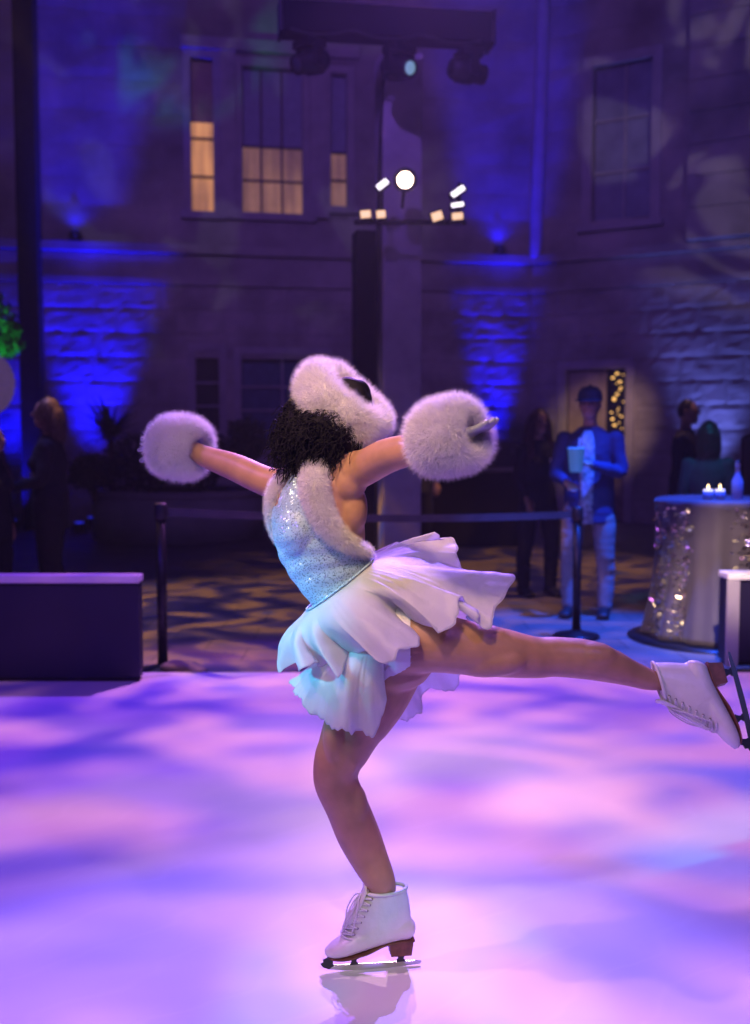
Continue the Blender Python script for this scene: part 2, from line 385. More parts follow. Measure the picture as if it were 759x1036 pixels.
def add_translucent(m, f):
    nt = m.node_tree; b = nt.nodes['Principled BSDF']; tr = nt.nodes.new('ShaderNodeBsdfTranslucent'); tr.inputs[0].default_value = b.inputs['Base Color'].default_value
    mx = nt.nodes.new('ShaderNodeMixShader'); mx.inputs[0].default_value = f; out = [n for n in nt.nodes if n.type == 'OUTPUT_MATERIAL'][0]
    nt.links.new(b.outputs[0], mx.inputs[1]); nt.links.new(tr.outputs[0], mx.inputs[2]); nt.links.new(mx.outputs[0], out.inputs[0])
add_translucent(M_FUR, 0.45)
M_SATIN = fabric_mat('white_chiffon', (0.82, 0.80, 0.82), 0.10, 300, 0.45, 0.14)
M_SEQUIN = fabric_mat('sequin_cloth', (0.36, 0.50, 0.64), 0.20, 460, 0.0)

# ------------------------------------------------------------------ ground: paving, rink deck
def paving_mat():
    m = bpy.data.materials.new('paving'); m.use_nodes = True; nt = m.node_tree; b = nt.nodes['Principled BSDF']
    tc = nt.nodes.new('ShaderNodeTexCoord'); br = nt.nodes.new('ShaderNodeTexBrick')
    br.inputs['Scale'].default_value = 1.0; br.inputs['Brick Width'].default_value = 0.6; br.inputs['Row Height'].default_value = 0.4
    br.inputs['Mortar Size'].default_value = 0.006
    br.inputs['Color1'].default_value = (0.26, 0.215, 0.19, 1); br.inputs['Color2'].default_value = (0.20, 0.17, 0.155, 1); br.inputs['Mortar'].default_value = (0.09, 0.08, 0.075, 1)
    nt.links.new(tc.outputs['Object'], br.inputs['Vector'])
    nz = nt.nodes.new('ShaderNodeTexNoise'); nz.inputs['Scale'].default_value = 2.5; nz.inputs['Detail'].default_value = 6
    nt.links.new(tc.outputs['Object'], nz.inputs['Vector'])
    mx = nt.nodes.new('ShaderNodeMix'); mx.data_type = 'RGBA'; mx.blend_type = 'MULTIPLY'; mx.inputs[0].default_value = 0.6
    nt.links.new(br.outputs[0], mx.inputs[6]); nt.links.new(nz.outputs['Fac'], mx.inputs[7]); nt.links.new(mx.outputs[2], b.inputs['Base Color'])
    b.inputs['Roughness'].default_value = 0.55
    bp = nt.nodes.new('ShaderNodeBump'); bp.inputs['Strength'].default_value = 0.3; bp.inputs['Distance'].default_value = 0.004
    nt.links.new(br.outputs['Fac'], bp.inputs['Height']); bp.invert = True; nt.links.new(bp.outputs[0], b.inputs['Normal'])
    return m
def ice_mat():
    m = bpy.data.materials.new('ice'); m.use_nodes = True; nt = m.node_tree; b = nt.nodes['Principled BSDF']
    tc = nt.nodes.new('ShaderNodeTexCoord')
    nz = nt.nodes.new('ShaderNodeTexNoise'); nz.inputs['Scale'].default_value = 1.3; nz.inputs['Detail'].default_value = 6
    nt.links.new(tc.outputs['Object'], nz.inputs['Vector'])
    rp = nt.nodes.new('ShaderNodeValToRGB'); e = rp.color_ramp.elements
    e[0].position = 0.3; e[1].position = 0.7; e[0].color = (0.70, 0.71, 0.74, 1); e[1].color = (0.80, 0.80, 0.82, 1)
    nt.links.new(nz.outputs['Fac'], rp.inputs[0])
    # blade scratches: thin curved lines out of a stretched, warped wave
    mp = nt.nodes.new('ShaderNodeMapping'); mp.inputs['Rotation'].default_value = (0, 0, 0.35); mp.inputs['Scale'].default_value = (0.5, 1.6, 1)
    nt.links.new(tc.outputs['Object'], mp.inputs[0])
    wv = nt.nodes.new('ShaderNodeTexWave'); wv.inputs['Scale'].default_value = 2.2; wv.inputs['Distortion'].default_value = 9; wv.inputs['Detail'].default_value = 3; wv.inputs['Detail Scale'].default_value = 0.6
    nt.links.new(mp.outputs[0], wv.inputs['Vector'])
    r2 = nt.nodes.new('ShaderNodeValToRGB'); e2 = r2.color_ramp.elements; e2[0].position = 0.0; e2[1].position = 0.035
    e2[0].color = (1, 1, 1, 1); e2[1].color = (0, 0, 0, 1)
    nt.links.new(wv.outputs['Fac'], r2.inputs[0])
    mx = nt.nodes.new('ShaderNodeMix'); mx.data_type = 'RGBA'; mx.blend_type = 'MIX'
    ml = nt.nodes.new('ShaderNodeMath'); ml.operation = 'MULTIPLY'; ml.inputs[1].default_value = 0.12
    nt.links.new(r2.outputs[0], ml.inputs[0]); nt.links.new(ml.outputs[0], mx.inputs[0])
    nt.links.new(rp.outputs[0], mx.inputs[6]); mx.inputs[7].default_value = (0.9, 0.9, 0.92, 1); nt.links.new(mx.outputs[2], b.inputs['Base Color'])
    mr = nt.nodes.new('ShaderNodeMapRange'); mr.inputs['To Min'].default_value = 0.32; mr.inputs['To Max'].default_value = 0.5
    nt.links.new(nz.outputs['Fac'], mr.inputs[0]); nt.links.new(mr.outputs[0], b.inputs['Roughness'])
    b.inputs['Specular IOR Level'].default_value = 0.35
    bp = nt.nodes.new('ShaderNodeBump'); bp.inputs['Strength'].default_value = 0.08; bp.inputs['Distance'].default_value = 0.002
    nt.links.new(r2.outputs[0], bp.inputs['Height']); nt.links.new(bp.outputs[0], b.inputs['Normal'])
    return m
g = MB(); g.add([(-60, -30, GZ), (60, -30, GZ), (60, 80, GZ), (-60, 80, GZ)], [(0, 1, 2, 3)])
tag(g.build('paving_ground', paving_mat(), smooth=False), kind='structure')
EDGE = 6.62
ice = MB()
M_ICE = ice_mat()
# sheets of ice, butted with a hair-thin seam
for i, (ya, yb) in enumerate(((-3.0, 1.2), (1.2, EDGE))):
    ice.box((0, (ya + yb) / 2, -0.025), (16, yb - ya - 0.003 * (i > 0), 0.05))
tag(ice.build('ice_rink', M_ICE, smooth=False, bevel=0.002), kind='structure')

# ------------------------------------------------------------------ the stone building
class Facade:
    def __init__(s, u0, y0, u1, y1):
        a, b = P(u0, 440, y0), P(u1, 440, y1)
        s.a = Vector((a.x, a.y, 0)); d = Vector((b.x, b.y, 0)) - s.a
        s.L = d.length; s.t = d.normalized(); s.n = Vector((s.t.y, -s.t.x, 0))   # n faces the camera
    def loc(s, u, v):
        d = ray(u, v); o = Vector((0, 0, CAMH))
        k = (s.a - o).dot(s.n) / d.dot(s.n); p = o + d * k
        return (p - s.a).dot(s.t), p.z
    def at(s, q, z, out=0.0): return s.a + s.t * q + s.n * out + Vector((0, 0, z))
    def rect(s, u0, u1, v0, v1):
        m = (u0 + u1) / 2
        q0 = s.loc(u0, (v0 + v1) / 2)[0]; q1 = s.loc(u1, (v0 + v1) / 2)[0]
        return q0, q1, s.loc(m, v1)[1], s.loc(m, v0)[1]
    def box(s, mb, q0, q1, z0, z1, o0, o1):
        vs = [s.at(q, z, o) for q in (q0, q1) for o in (o0, o1) for z in (z0, z1)]
        return mb.add(vs, [(0, 2, 3, 1), (4, 5, 7, 6), (0, 1, 5, 4), (2, 6, 7, 3), (0, 4, 6, 2), (1, 3, 7, 5)])
    def backing(s, mb, holes, z0, z1, out):
        qs = sorted({0, s.L, *[h[0] for h in holes], *[h[1] for h in holes]}); zs = sorted({z0, z1, *[h[2] for h in holes], *[h[3] for h in holes]})
        qs = [q for q in qs if 0 <= q <= s.L]; zs = [z for z in zs if z0 <= z <= z1]
        for i in range(len(qs) - 1):
            for j in range(len(zs) - 1):
                cq, cz = (qs[i] + qs[i + 1]) / 2, (zs[j] + zs[j + 1]) / 2
                if any(h[0] < cq < h[1] and h[2] < cz < h[3] for h in holes): continue
                vs = [s.at(qs[i], zs[j], out), s.at(qs[i + 1], zs[j], out), s.at(qs[i + 1], zs[j + 1], out), s.at(qs[i], zs[j + 1], out)]
                mb.add(vs, [(0, 1, 2, 3)])
        for h in holes:     # reveals of the openings
            if h[2] < z0 - 0.2 or h[3] > z1 + 0.2: continue
            dp = 0.32
            for (qa, za, qb, zb) in ((h[0], h[2], h[0], h[3]), (h[1], h[3], h[1], h[2]), (h[0], h[3], h[1], h[3]), (h[1], h[2], h[0], h[2])):
                mb.add([s.at(qa, za, out), s.at(qb, zb, out), s.at(qb, zb, out - dp), s.at(qa, za, out - dp)], [(0, 1, 2, 3)])
    def courses(s, mb, holes, z0, z1, hgt, lmin, lmax, amp, depth, gap):
        nrow = round((z1 - z0) / hgt); hgt = (z1 - z0) / nrow
        for r in range(nrow):
            za, zb = z0 + r * hgt + gap / 2, z0 + (r + 1) * hgt - gap / 2
            segs = [(0.0, s.L)]
            for h in holes:
                if h[2] < (za + zb) / 2 < h[3]:
                    ns = []
                    for a, b in segs:
                        if h[1] <= a or h[0] >= b: ns.append((a, b)); continue
                        if h[0] > a: ns.append((a, h[0]))
                        if h[1] < b: ns.append((h[1], b))
                    segs = ns
            for a, b in segs:
                q = a
                first = True
                while q < b - 0.02:
                    ln = random.uniform(lmin, lmax) * (0.5 + 0.5 * random.random() if first else 1); first = False
                    e = min(q + ln, b)
                    if b - e < lmin * 0.4: e = b
                    s.block(mb, q + gap / 2, e - gap / 2, za, zb, amp, depth)
                    q = e
    def block(s, mb, q0, q1, z0, z1, amp, depth):
        nx = max(4, int((q1 - q0) / 0.09)) if amp > 0.012 else 3; nz = 6 if amp > 0.012 else 3
        V = []; sd = random.uniform(0, 99); off = random.uniform(-0.3, 0.3) * amp
        for i in range(nx + 1):
            for j in range(nz + 1):
                fx, fz = i / nx, j / nz
                ed = min(fx * (q1 - q0), (1 - fx) * (q1 - q0), fz * (z1 - z0), (1 - fz) * (z1 - z0))
                k = min(1, ed / 0.05)
                q, z = q0 + fx * (q1 - q0), z0 + fz * (z1 - z0)
                o = depth * (0.45 + 0.55 * math.sqrt(k)) + off + amp * noise.noise(Vector((q * 4.5 + sd, z * 6.5, sd))) * k + amp * 0.6 * noise.noise(Vector((q * 13, z * 16 + sd, 3))) * k
                V.append(s.at(q, z, o))
        m = nz + 1; Fc = []
        for i in range(nx):
            for j in range(nz): Fc.append((i * m + j, (i + 1) * m + j, (i + 1) * m + j + 1, i * m + j + 1))
        b = len(V)
        ringi = [i * m for i in range(nx + 1)] + [nx * m + j for j in range(1, m)] + [i * m + nz for i in range(nx - 1, -1, -1)] + [j for j in range(nz - 1, 0, -1)]
        V2 = []
        for i in ringi:
            p = V[i]; V2.append(p - s.n * ((p - s.a).dot(s.n) + 0.01))
        for k in range(len(ringi)):
            k2 = (k + 1) % len(ringi); Fc.append((ringi[k2], ringi[k], b + k, b + k2))
        mb.add(V + V2, Fc)

bld = thing('stone_building', 'violet lit stone building with two storeys, rusticated base and lit upstairs windows', 'building', (0, 19, GZ))
FA = Facade(-160, 17.4, 537, 19.6)      # long front
FB = Facade(537, 19.6, 900, 16.6)       # wing that turns towards us
ZB = FA.loc(260, 291)[1]                # top of the ground storey
ZT = FA.loc(260, 252)[1]                # top of the band course
TOP = 11.5
W_UP = [FA.rect(192, 217, 58, 214), FA.rect(244, 307, 68, 216), FA.rect(333, 352, 74, 209)]
W_LOW = [FA.rect(197, 223, 354, 445), FA.rect(243, 330, 358, 450)]
W_R = [FB.rect(599, 661, 62, 224)]
D_R = [FB.rect(566, 641, 366, 530)]; D_R[0] = (D_R[0][0], D_R[0][1], GZ, D_R[0][3])
lo, up, jb = MB(), MB(), MB()
for F_, hl, hu in ((FA, W_LOW, W_UP), (FB, D_R, W_R)):
    F_.courses(lo, hl, GZ, ZB - 0.004, 0.385, 0.7, 1.25, 0.018, 0.03, 0.008)
    F_.courses(up, hu, ZT + 0.004, TOP, 0.52, 0.8, 1.3, 0.008, 0.012, 0.005)
    F_.backing(jb, hl, GZ, ZB, 0.0); F_.backing(jb, hu, ZT, TOP, 0.0)
lo.build('rusticated_wall', M_STONE, bld, smooth=False); up.build('upper_wall', M_ASHLAR, bld, smooth=False); jb.build('mortar_backing', M_JOINT, bld, smooth=False)
bc = MB()
for F_ in (FA, FB):
    F_.box(bc, -0.3, F_.L + 0.05, ZB, ZB + 0.10, -0.1, 0.10); F_.box(bc, -0.3, F_.L + 0.05, ZB + 0.10, ZT - 0.14, -0.1, 0.06); F_.box(bc, -0.3, F_.L + 0.10, ZT - 0.14, ZT, -0.1, 0.22)
bc.build('band_course', M_ASHLAR, bld, smooth=False)
roof = MB()
for F_ in (FA, FB): F_.box(roof, -0.3, F_.L + 0.3, TOP, TOP + 0.4, -4.0, 0.3)
roof.build('roof_parapet', M_ASHLAR, bld, smooth=False)
# piers between the upstairs windows, corner shaft, projecting right bay
pr = MB()
for (u0, u1, o) in ((222, 238, 0.14), (313, 329, 0.14)):
    q0, q1, z0, z1 = FA.rect(u0, u1, 60, 222); FA.box(pr, q0, q1, z0, z1 + 0.1, 0.02, o)
    FA.box(pr, q0 - 0.04, q1 + 0.04, z1 + 0.1, z1 + 0.28, 0.02, o + 0.05); FA.box(pr, q0 - 0.04, q1 + 0.04, z0 - 0.002, z0 + 0.16, 0.02, o + 0.04)
q0, q1, z0, z1 = FA.rect(183, 362, 44, 56); FA.box(pr, q0, q1, z0, z1, 0.02, 0.16)
pr.build('pier', M_TRIM, bld, smooth=False, bevel=0.008)
pp = MB()
q = FB.loc(546, 150)[0]
pp.tube([FB.at(q, ZT + 0.01, 0.14), FB.at(q + 0.06, 7, 0.14), FB.at(q + 0.16, TOP, 0.14)], 0.115, 14, 6)
pp.build('corner_shaft', M_TRIM, bld)
rb = MB(); q0 = FB.loc(703, 150)[0]; q1 = FB.L
for k in range(14):
    z0 = ZT + 0.004 + k * 0.5
    FB.box(rb, q0, q1, z0, z0 + 0.49, 0.03, 0.42)
rb.build('projecting_bay', M_ASHLAR, bld, smooth=False, bevel=0.006)
pier = MB(); q0, q1 = FA.loc(24, 300)[0], FA.loc(44, 300)[0]
FA.box(pier, q0, q1, GZ, TOP, -0.05, 0.75); pier.build('dark_pier', mat('dark_stone', (0.02, 0.018, 0.02), 0.9, var=0.2, bump=0.4), bld, smooth=False, bevel=0.01)

def lit_mat(name, col, es, seed):
    m = mat(name, (0.5, 0.38, 0.25), 0.8, var=0.1); nt = m.node_tree; bs = nt.nodes['Principled BSDF']
    tc = nt.nodes.new('ShaderNodeTexCoord'); mp = nt.nodes.new('ShaderNodeMapping'); mp.inputs['Scale'].default_value = (7, 7, 0.5); mp.inputs['Location'].default_value = (seed, 0, 0)
    nz = nt.nodes.new('ShaderNodeTexNoise'); nz.inputs['Scale'].default_value = 1.6; nz.inputs['Detail'].default_value = 3
    n2 = nt.nodes.new('ShaderNodeTexNoise'); n2.inputs['Scale'].default_value = 0.9; n2.inputs['Detail'].default_value = 1
    nt.links.new(tc.outputs['Object'], mp.inputs[0]); nt.links.new(mp.outputs[0], nz.inputs['Vector']); nt.links.new(tc.outputs['Object'], n2.inputs['Vector'])
    ml = nt.nodes.new('ShaderNodeMath'); ml.operation = 'MULTIPLY'; nt.links.new(nz.outputs['Fac'], ml.inputs[0]); nt.links.new(n2.outputs['Fac'], ml.inputs[1])
    m2 = nt.nodes.new('ShaderNodeMath'); m2.operation = 'MULTIPLY'; m2.inputs[1].default_value = es * 4; nt.links.new(ml.outputs[0], m2.inputs[0])
    bs.inputs['Emission Color'].default_value = (*col, 1); nt.links.new(m2.outputs[0], bs.inputs['Emission Strength']); return m
M_LIT = lit_mat('lit_curtain', (1.0, 0.42, 0.12), 0.46, 0.0)
M_LIT2 = lit_mat('dim_lit_curtain', (0.95, 0.45, 0.20), 0.17, 3.0)
M_BLIND = mat('grey_blind', (0.30, 0.32, 0.40), 0.7, var=0.08)
M_ORB = mat('tan_blind', (0.40, 0.28, 0.22), 0.7, var=0.08)
M_GLASS = mat('dark_glass', (0.02, 0.025, 0.035), 0.12, var=0.1, spec=0.8)
M_GLASSB = mat('blue_glass', (0.06, 0.09, 0.16), 0.2, var=0.2, spec=0.8)
M_MUNT = mat('dark_muntin', (0.03, 0.025, 0.025), 0.6, var=0.1)
def window(F_, h, jamb, panes, bars, barw=0.035, barmat=None, sill=True, munt_mat=None):
    q0, q1, z0, z1 = h
    fr = MB()
    t = jamb
    F_.box(fr, q0 - t, q0 + 0.02, z0 - 0.02, z1 + t, -0.06, 0.07); F_.box(fr, q1 - 0.02, q1 + t, z0 - 0.02, z1 + t, -0.06, 0.07)
    F_.box(fr, q0 + 0.02, q1 - 0.02, z1 - 0.02, z1 + t, -0.06, 0.068)
    f = fr.build('window', M_TRIM, bld, smooth=False, bevel=0.006)
    for (a0, a1, m) in panes:
        p = MB(); F_.box(p, q0, q1, z0 + (z1 - z0) * a0, z0 + (z1 - z0) * a1 - 0.002, -0.22, -0.20)
        p.build('pane', m, f, smooth=False)
    for kind, x in bars:
        b = MB()
        if kind == 'h':
            z = z0 + (z1 - z0) * x; F_.box(b, q0 + 0.001, q1 - 0.001, z - barw / 2, z + barw / 2, -0.19, -0.13)
        else:
            q_ = q0 + (q1 - q0) * x; F_.box(b, q_ - barw / 2, q_ + barw / 2, z0 + 0.001, z1 - 0.001, -0.185, -0.14)
        b.build('muntin', munt_mat or M_MUNT, f, smooth=False)
    if sill:
        s_ = MB(); F_.box(s_, q0 - t - 0.06, q1 + t + 0.06, z0 - 0.14, z0 - 0.022, -0.2, 0.17); s_.build('sill', M_TRIM, f, smooth=False, bevel=0.006)
    return f
window(FA, W_UP[0], 0.10, [(0, 0.60, M_LIT), (0.60, 1, M_ORB)], [('h', 0.24), ('h', 0.49)])
window(FA, W_UP[1], 0.13, [(0, 0.47, M_LIT2), (0.47, 1, M_BLIND)], [('h', 0.235), ('h', 0.47), ('v', 0.333), ('v', 0.667)], munt_mat=mat('bronze_muntin', (0.12, 0.09, 0.09), 0.6))
window(FA, W_UP[2], 0.10, [(0, 0.42, M_LIT2), (0.42, 1, M_BLIND)], [('h', 0.21), ('h', 0.42)])
for h in W_LOW: window(FA, h, 0.10, [(0, 1, M_GLASS if h is W_LOW[0] else M_GLASSB)], [('h', 0.38), ('h', 0.64)] + ([('v', 0.5)] if h is W_LOW[1] else []), munt_mat=M_TRIM)
window(FB, W_R[0], 0.15, [(0, 1, mat('pale_blind_glass', (0.24, 0.25, 0.32), 0.45, var=0.2, scale=3))], [('h', 0.33), ('h', 0.66), ('v', 0.5)], munt_mat=M_TRIM)
# double door: pale leaf and glazed leaf with glowing beads added for lights mirrored in the glass
q0, q1, z0, z1 = D_R[0]
dr = MB(); t = 0.13
FB.box(dr, q0 - 0.02, q0 + t, GZ, z1 + 0.02, -0.06, 0.09); FB.box(dr, q1 - t, q1 + 0.02, GZ, z1 + 0.02, -0.06, 0.09); FB.box(dr, q0 + t, q1 - t, z1 - t, z1 + 0.02, -0.06, 0.088)
door = dr.build('door', M_TRIM, bld, smooth=False, bevel=0.008)
qm = q0 + (q1 - q0) * 0.60
lf = MB(); FB.box(lf, q0 + t + 0.004, qm, GZ + 0.01, z1 - t - 0.004, -0.14, -0.09)
for k in range(3):
    za = z0 + 0.15 + k * (z1 - z0 - t) / 3; FB.box(lf, q0 + t + 0.12, qm - 0.1, za, za + (z1 - z0) / 3 - 0.22, -0.12, -0.075)
lf.build('door_leaf', mat('oak_leaf', (0.34, 0.27, 0.22), 0.6, var=0.2, scale=6), door, smooth=False, bevel=0.006)
gl = MB()
zl = FB.loc(620, 450)[1]
FB.box(gl, qm + 0.01, q1 - t - 0.004, zl, z1 - t - 0.004, -0.14, -0.12); gl.build('pane', mat('clear_dark_glass', (0.01, 0.01, 0.014), 0.08, var=0, spec=0.6), door, smooth=False)
lp = MB(); FB.box(lp, qm + 0.01, q1 - t - 0.004, GZ + 0.01, zl - 0.004, -0.14, -0.10); lp.build('lower_panel', mat('brown_panel', (0.20, 0.15, 0.13), 0.6, var=0.2), door, smooth=False, bevel=0.006)
hd = MB(); hd.tube([FB.at(qm + 0.05, 1.0, -0.06), FB.at(qm + 0.05, 1.0, -0.02), FB.at(qm + 0.05, 1.25, -0.02), FB.at(qm + 0.05, 1.25, -0.06)], 0.014, 8, 3); hd.build('handle', M_BLADE, door)
M_GLINT = mat('warm_glint', (1, 0.8, 0.4), 0.4, var=0, emit=(1.0, 0.55, 0.12), es=2.2)  # emission imitates golden reflections on the door glass
sl = thing('mirrored_lights', 'golden glowing beads standing in for string lights reflected in the glazed door of the right wing', 'reflected lights', FB.at(qm + 0.1, zl, -0.10))
bead_strand = MB(); pts = []
k = 0
for i in range(34):
    zz = z1 - t - 0.06 - i * (z1 - t - zl - 0.1) / 34; qq = qm + 0.06 + (q1 - t - qm - 0.12) * (0.5 + 0.42 * math.sin(i * 1.9) * (0.7 + 0.3 * math.sin(i)))
    p = FB.at(qq, zz, -0.075); pts.append(p)
    if random.random() < 0.72:
        b = MB(); rr = random.choice((0.010, 0.014, 0.020)); b.ell(p - Vector((0, 0, rr)), (rr * 1.5, rr, rr * 0.8), 10, 6); b.build('glint_bead', M_GLINT, sl)
bead_strand.tube(pts, 0.004, 5, 3); bead_strand.build('bead_strand', M_BLACK, sl)

# wall uplights standing on the paving and on the band course
M_LED = mat('blue_lens', (0.02, 0.05, 0.4), 0.3, var=0, emit=(0.02, 0.03, 1.0), es=1.2)
M_LEDW = mat('pale_blue_lens', (0.2, 0.3, 0.6), 0.3, var=0, emit=(0.2, 0.35, 1.0), es=1.2)
def uplight(F_, u, z, out, aim_z, energy, color, size, label, lens, lean=0.15):
    q_ = F_.loc(u, 300)[0]; p = F_.at(q_, z, out)
    t_ = thing('wall_uplight', label, 'uplight', p, 0, 'uplights washing the stone walls')
    b = MB(); b.lathe([(0.055, 0.03), (0.075, 0.05), (0.085, 0.16), (0.08, 0.18), (0.07, 0.18)], 20); local('housing', b, M_BLACK, t_)
    b = MB(); b.box((0.1, 0, 0.07), (0.012, 0.05, 0.14)); b.box((-0.1, 0, 0.07), (0.012, 0.05, 0.14)); b.box((0, 0, 0.006), (0.21, 0.06, 0.012)); local('bracket', b, M_BLACKM, t_, False)
    b = MB(); b.lathe([(0.0, 0.182), (0.068, 0.182), (0.068, 0.186), (0.0, 0.188)], 20); local('lens', b, lens, t_)
    spot('uplight_beam', p + Vector((0, 0, 0.2)), F_.at(q_ + 0.02, aim_z, lean), energy, color, size, 0.8, 0.12)
BL = (0.004, 0.003, 1.0)
uplight(FA, 92, GZ, 0.65, 3.2, 3200, BL, 40, 'small blue uplight on the paving under the left end of the stone front', M_LED)
uplight(FA, 14, GZ, 0.9, 2.8, 900, BL, 58, 'small blue uplight on the paving behind the green lit tree', M_LED)
uplight(FA, 78, ZT, 0.13, ZT + 3, 22, BL, 150, 'small blue uplight on the stone ledge above the left bay', M_LED, 0.3)
uplight(FA, 500, GZ, 0.45, 3.2, 2600, BL, 28, 'small blue uplight on the paving behind the dark bar counter', M_LED)
uplight(FA, 503, ZT, 0.13, ZT + 3, 22, BL, 150, 'small blue uplight on the stone ledge beside the lighting tower', M_LED, 0.1)
uplight(FA, 84, GZ, 1.7, 8.2, 4200, BL, 22, 'small blue uplight on the paving in front of the planter', M_LED, 0.0)
uplight(FA, 506, GZ, 1.7, 8.2, 4000, BL, 22, 'small blue uplight on the paving just behind the bar counter', M_LED, 0.0)
uplight(FB, 724, GZ, 0.6, 2.8, 520, (0.13, 0.17, 1.0), 52, 'small pale blue uplight on the paving behind the guests at the cocktail table', M_LEDW)

# ------------------------------------------------------------------ lighting tower with crossbar, moving heads and small floods
TY = 9.5
tw = thing('lighting_tower', 'tall lighting tower with grey scrim wrap, dark crossbar and a cluster of small floods', 'lighting tower', (*P(395, 440, TY)[:2], GZ))
def px(u, v, y): return P(u, v, y)
base0 = G(395, 612, GZ); cx, cy = P(400, 440, TY).x, TY
half = 0.20; ang = R(38)
ztop = P(400, 40, TY).z
col = MB(); cy += 0.45; col.box((cx + 0.03, cy, (ztop + GZ) / 2 + 0.05), (0.36, 0.36, ztop - GZ - 0.1), R(12)); col.build('scrim_column', M_SCRIM, tw, smooth=False, bevel=0.02)
dk = MB(); x0 = P(371, 440, TY + 0.15).x; zt2 = P(370, 222, TY).z
dk.box((x0, cy + 0.16, (zt2 + GZ) / 2), (0.24, 0.24, zt2 - GZ), R(12))
for k in range(26):
    z = 0.3 + k * 0.14
    if z < zt2 - 0.1: dk.box((x0 + 0.135, cy + 0.03, z), (0.03, 0.03, 0.06), R(12))
dk.build('black_mast', M_DCLOTH, tw, smooth=False, bevel=0.01)
bp_ = MB(); bp_.box((cx - 0.1, cy + 0.1, GZ + 0.012), (1.1, 1.1, 0.024), R(12)); bp_.build('base_plate', M_BLACKM, tw, smooth=False, bevel=0.004)
pL, pR = P(285, 19, 9.0), P(495, 30, 9.27); pR.z = pL.z - 0.01
cb = MB(); d = (pR - pL); yaw = math.atan2(d.y, d.x); mid = (pL + pR) / 2
cb.box(mid, (d.length, 0.24, 0.245), yaw)
cbo = cb.build('crossbar', M_DCLOTH, tw, smooth=False, bevel=0.015)
for p, s_ in ((pL, -1), (pR, 1)):
    e = d.normalized() * s_
    ends = MB(); ends.box(p + e * 0.012, (0.024, 0.27, 0.275), yaw); ends.build('end_plate', M_BLACKM, tw, smooth=False, bevel=0.004)

M_GLASSD = mat('unlit_lens', (0.05, 0.06, 0.08), 0.12, var=0, spec=0.8)
M_LENS = mat('grey_lens', (0.25, 0.4, 0.45), 0.1, var=0, spec=0.9, emit=(0.25, 0.5, 0.6), es=0.5)
def moving_head(f, yaw_, tilt, label, lit=False, sc_=0.86):
    p = pL + d * f - Vector((0, 0, 0.125))
    t_ = thing('moving_head_light', label, 'stage light', p, yaw + yaw_, 'moving head lights hung from the crossbar'); t_.scale = (sc_,) * 3
    b = MB(); b.box((0, 0, -0.02), (0.05, 0.10, 0.05)); b.box((0, 0, -0.075), (0.26, 0.22, 0.075)); local('base_box', b, M_BLACK, t_, False, 0.01)
    b = MB(); b.box((0.145, 0, -0.2), (0.03, 0.09, 0.2)); b.box((-0.145, 0, -0.2), (0.03, 0.09, 0.2)); b.box((0, 0, -0.125), (0.30, 0.10, 0.022)); local('yoke', b, M_BLACK, t_, False, 0.006)
    ax = Vector((0, -math.sin(tilt), -math.cos(tilt))); c = Vector((0, 0, -0.235))
    b = MB(); b.lathe([(0.0, -0.20), (0.075, -0.20), (0.10, -0.17), (0.118, -0.05), (0.118, 0.03), (0.095, 0.06), (0.095, 0.155), (0.088, 0.17), (0.075, 0.165)], 26, c, ax)
    for k in range(4): b.lathe([(0.119, -0.12 + k * 0.025), (0.124, -0.115 + k * 0.025), (0.119, -0.108 + k * 0.025)], 26, c, ax)
    h = local('lamp_head', b, M_BLACK, t_)
    b = MB(); b.lathe([(0.0, 0.158), (0.075, 0.158), (0.05, 0.172), (0.0, 0.176)], 22, c, ax); local('lens', b, M_LENS if lit else M_GLASSD, t_)
moving_head(0.13, R(-60), R(70), 'black moving head light at the left end of the dark crossbar')
moving_head(0.56, R(30), R(75), 'black moving head light with pale lens in the middle of the crossbar', True)
moving_head(0.90, R(100), R(84), 'black moving head light at the right end of the dark crossbar')
cbl = MB(); pts = [pL.lerp(pR, f) + Vector((0, -0.13, -0.10 - 0.05 * abs(math.sin(f * 9.4)))) for f in np.linspace(0.05, 0.95, 19)]
cbl.tube(pts, 0.012, 6, 3); cbl.tube([pL.lerp(pR, 0.52) + Vector((0, 0.0, -0.12)), Vector((cx - 0.12, cy - 0.22, ztop - 0.5)), Vector((cx - 0.16, cy - 0.2, 2.4)), Vector((cx - 0.16, cy - 0.2, GZ + 0.05))], 0.014, 6, 6)
cbl.build('cable', M_BLACK, tw)
# brackets at lamp height
zb1 = P(410, 222, TY).z
bk = MB(); a = P(360, 225, TY - 0.15); b_ = P(470, 225, TY - 0.15)
bk.tube([a, b_], 0.022, 10, 2); bk.build('bracket_bar', M_BLACKM, tw)
bk = MB(); bk.tube([P(463, 226, TY - 0.15), P(465, 186, TY - 0.15)], 0.018, 10, 2); bk.build('bracket_post', M_BLACKM, tw)
M_HOT = mat('hot_lamp', (1, 0.9, 0.8), 0.4, var=0, emit=(1.0, 0.72, 0.52), es=22)
M_WARM = mat('warm_flood', (1, 0.8, 0.5), 0.4, var=0, emit=(1.0, 0.62, 0.30), es=1.1)
M_COOL = mat('white_flood', (1, 1, 1), 0.4, var=0, emit=(1.0, 0.9, 0.95), es=2.2)
lb = MB(); c = P(410, 182, TY - 0.34); ax = (Vector((0, 0, CAMH)) - c).normalized()
lb.lathe([(0.0, -0.2), (0.07, -0.2), (0.085, -0.16), (0.085, 0.0), (0.10, 0.02), (0.10, 0.03), (0.088, 0.028)], 26, c, ax)
fl = lb.build('main_flood', M_BLACK, tw)
le = MB(); le.lathe([(0.0, 0.029), (0.062, 0.029), (0.04, 0.045), (0.0, 0.05)], 24, c, ax); le.build('lens', M_HOT, fl)
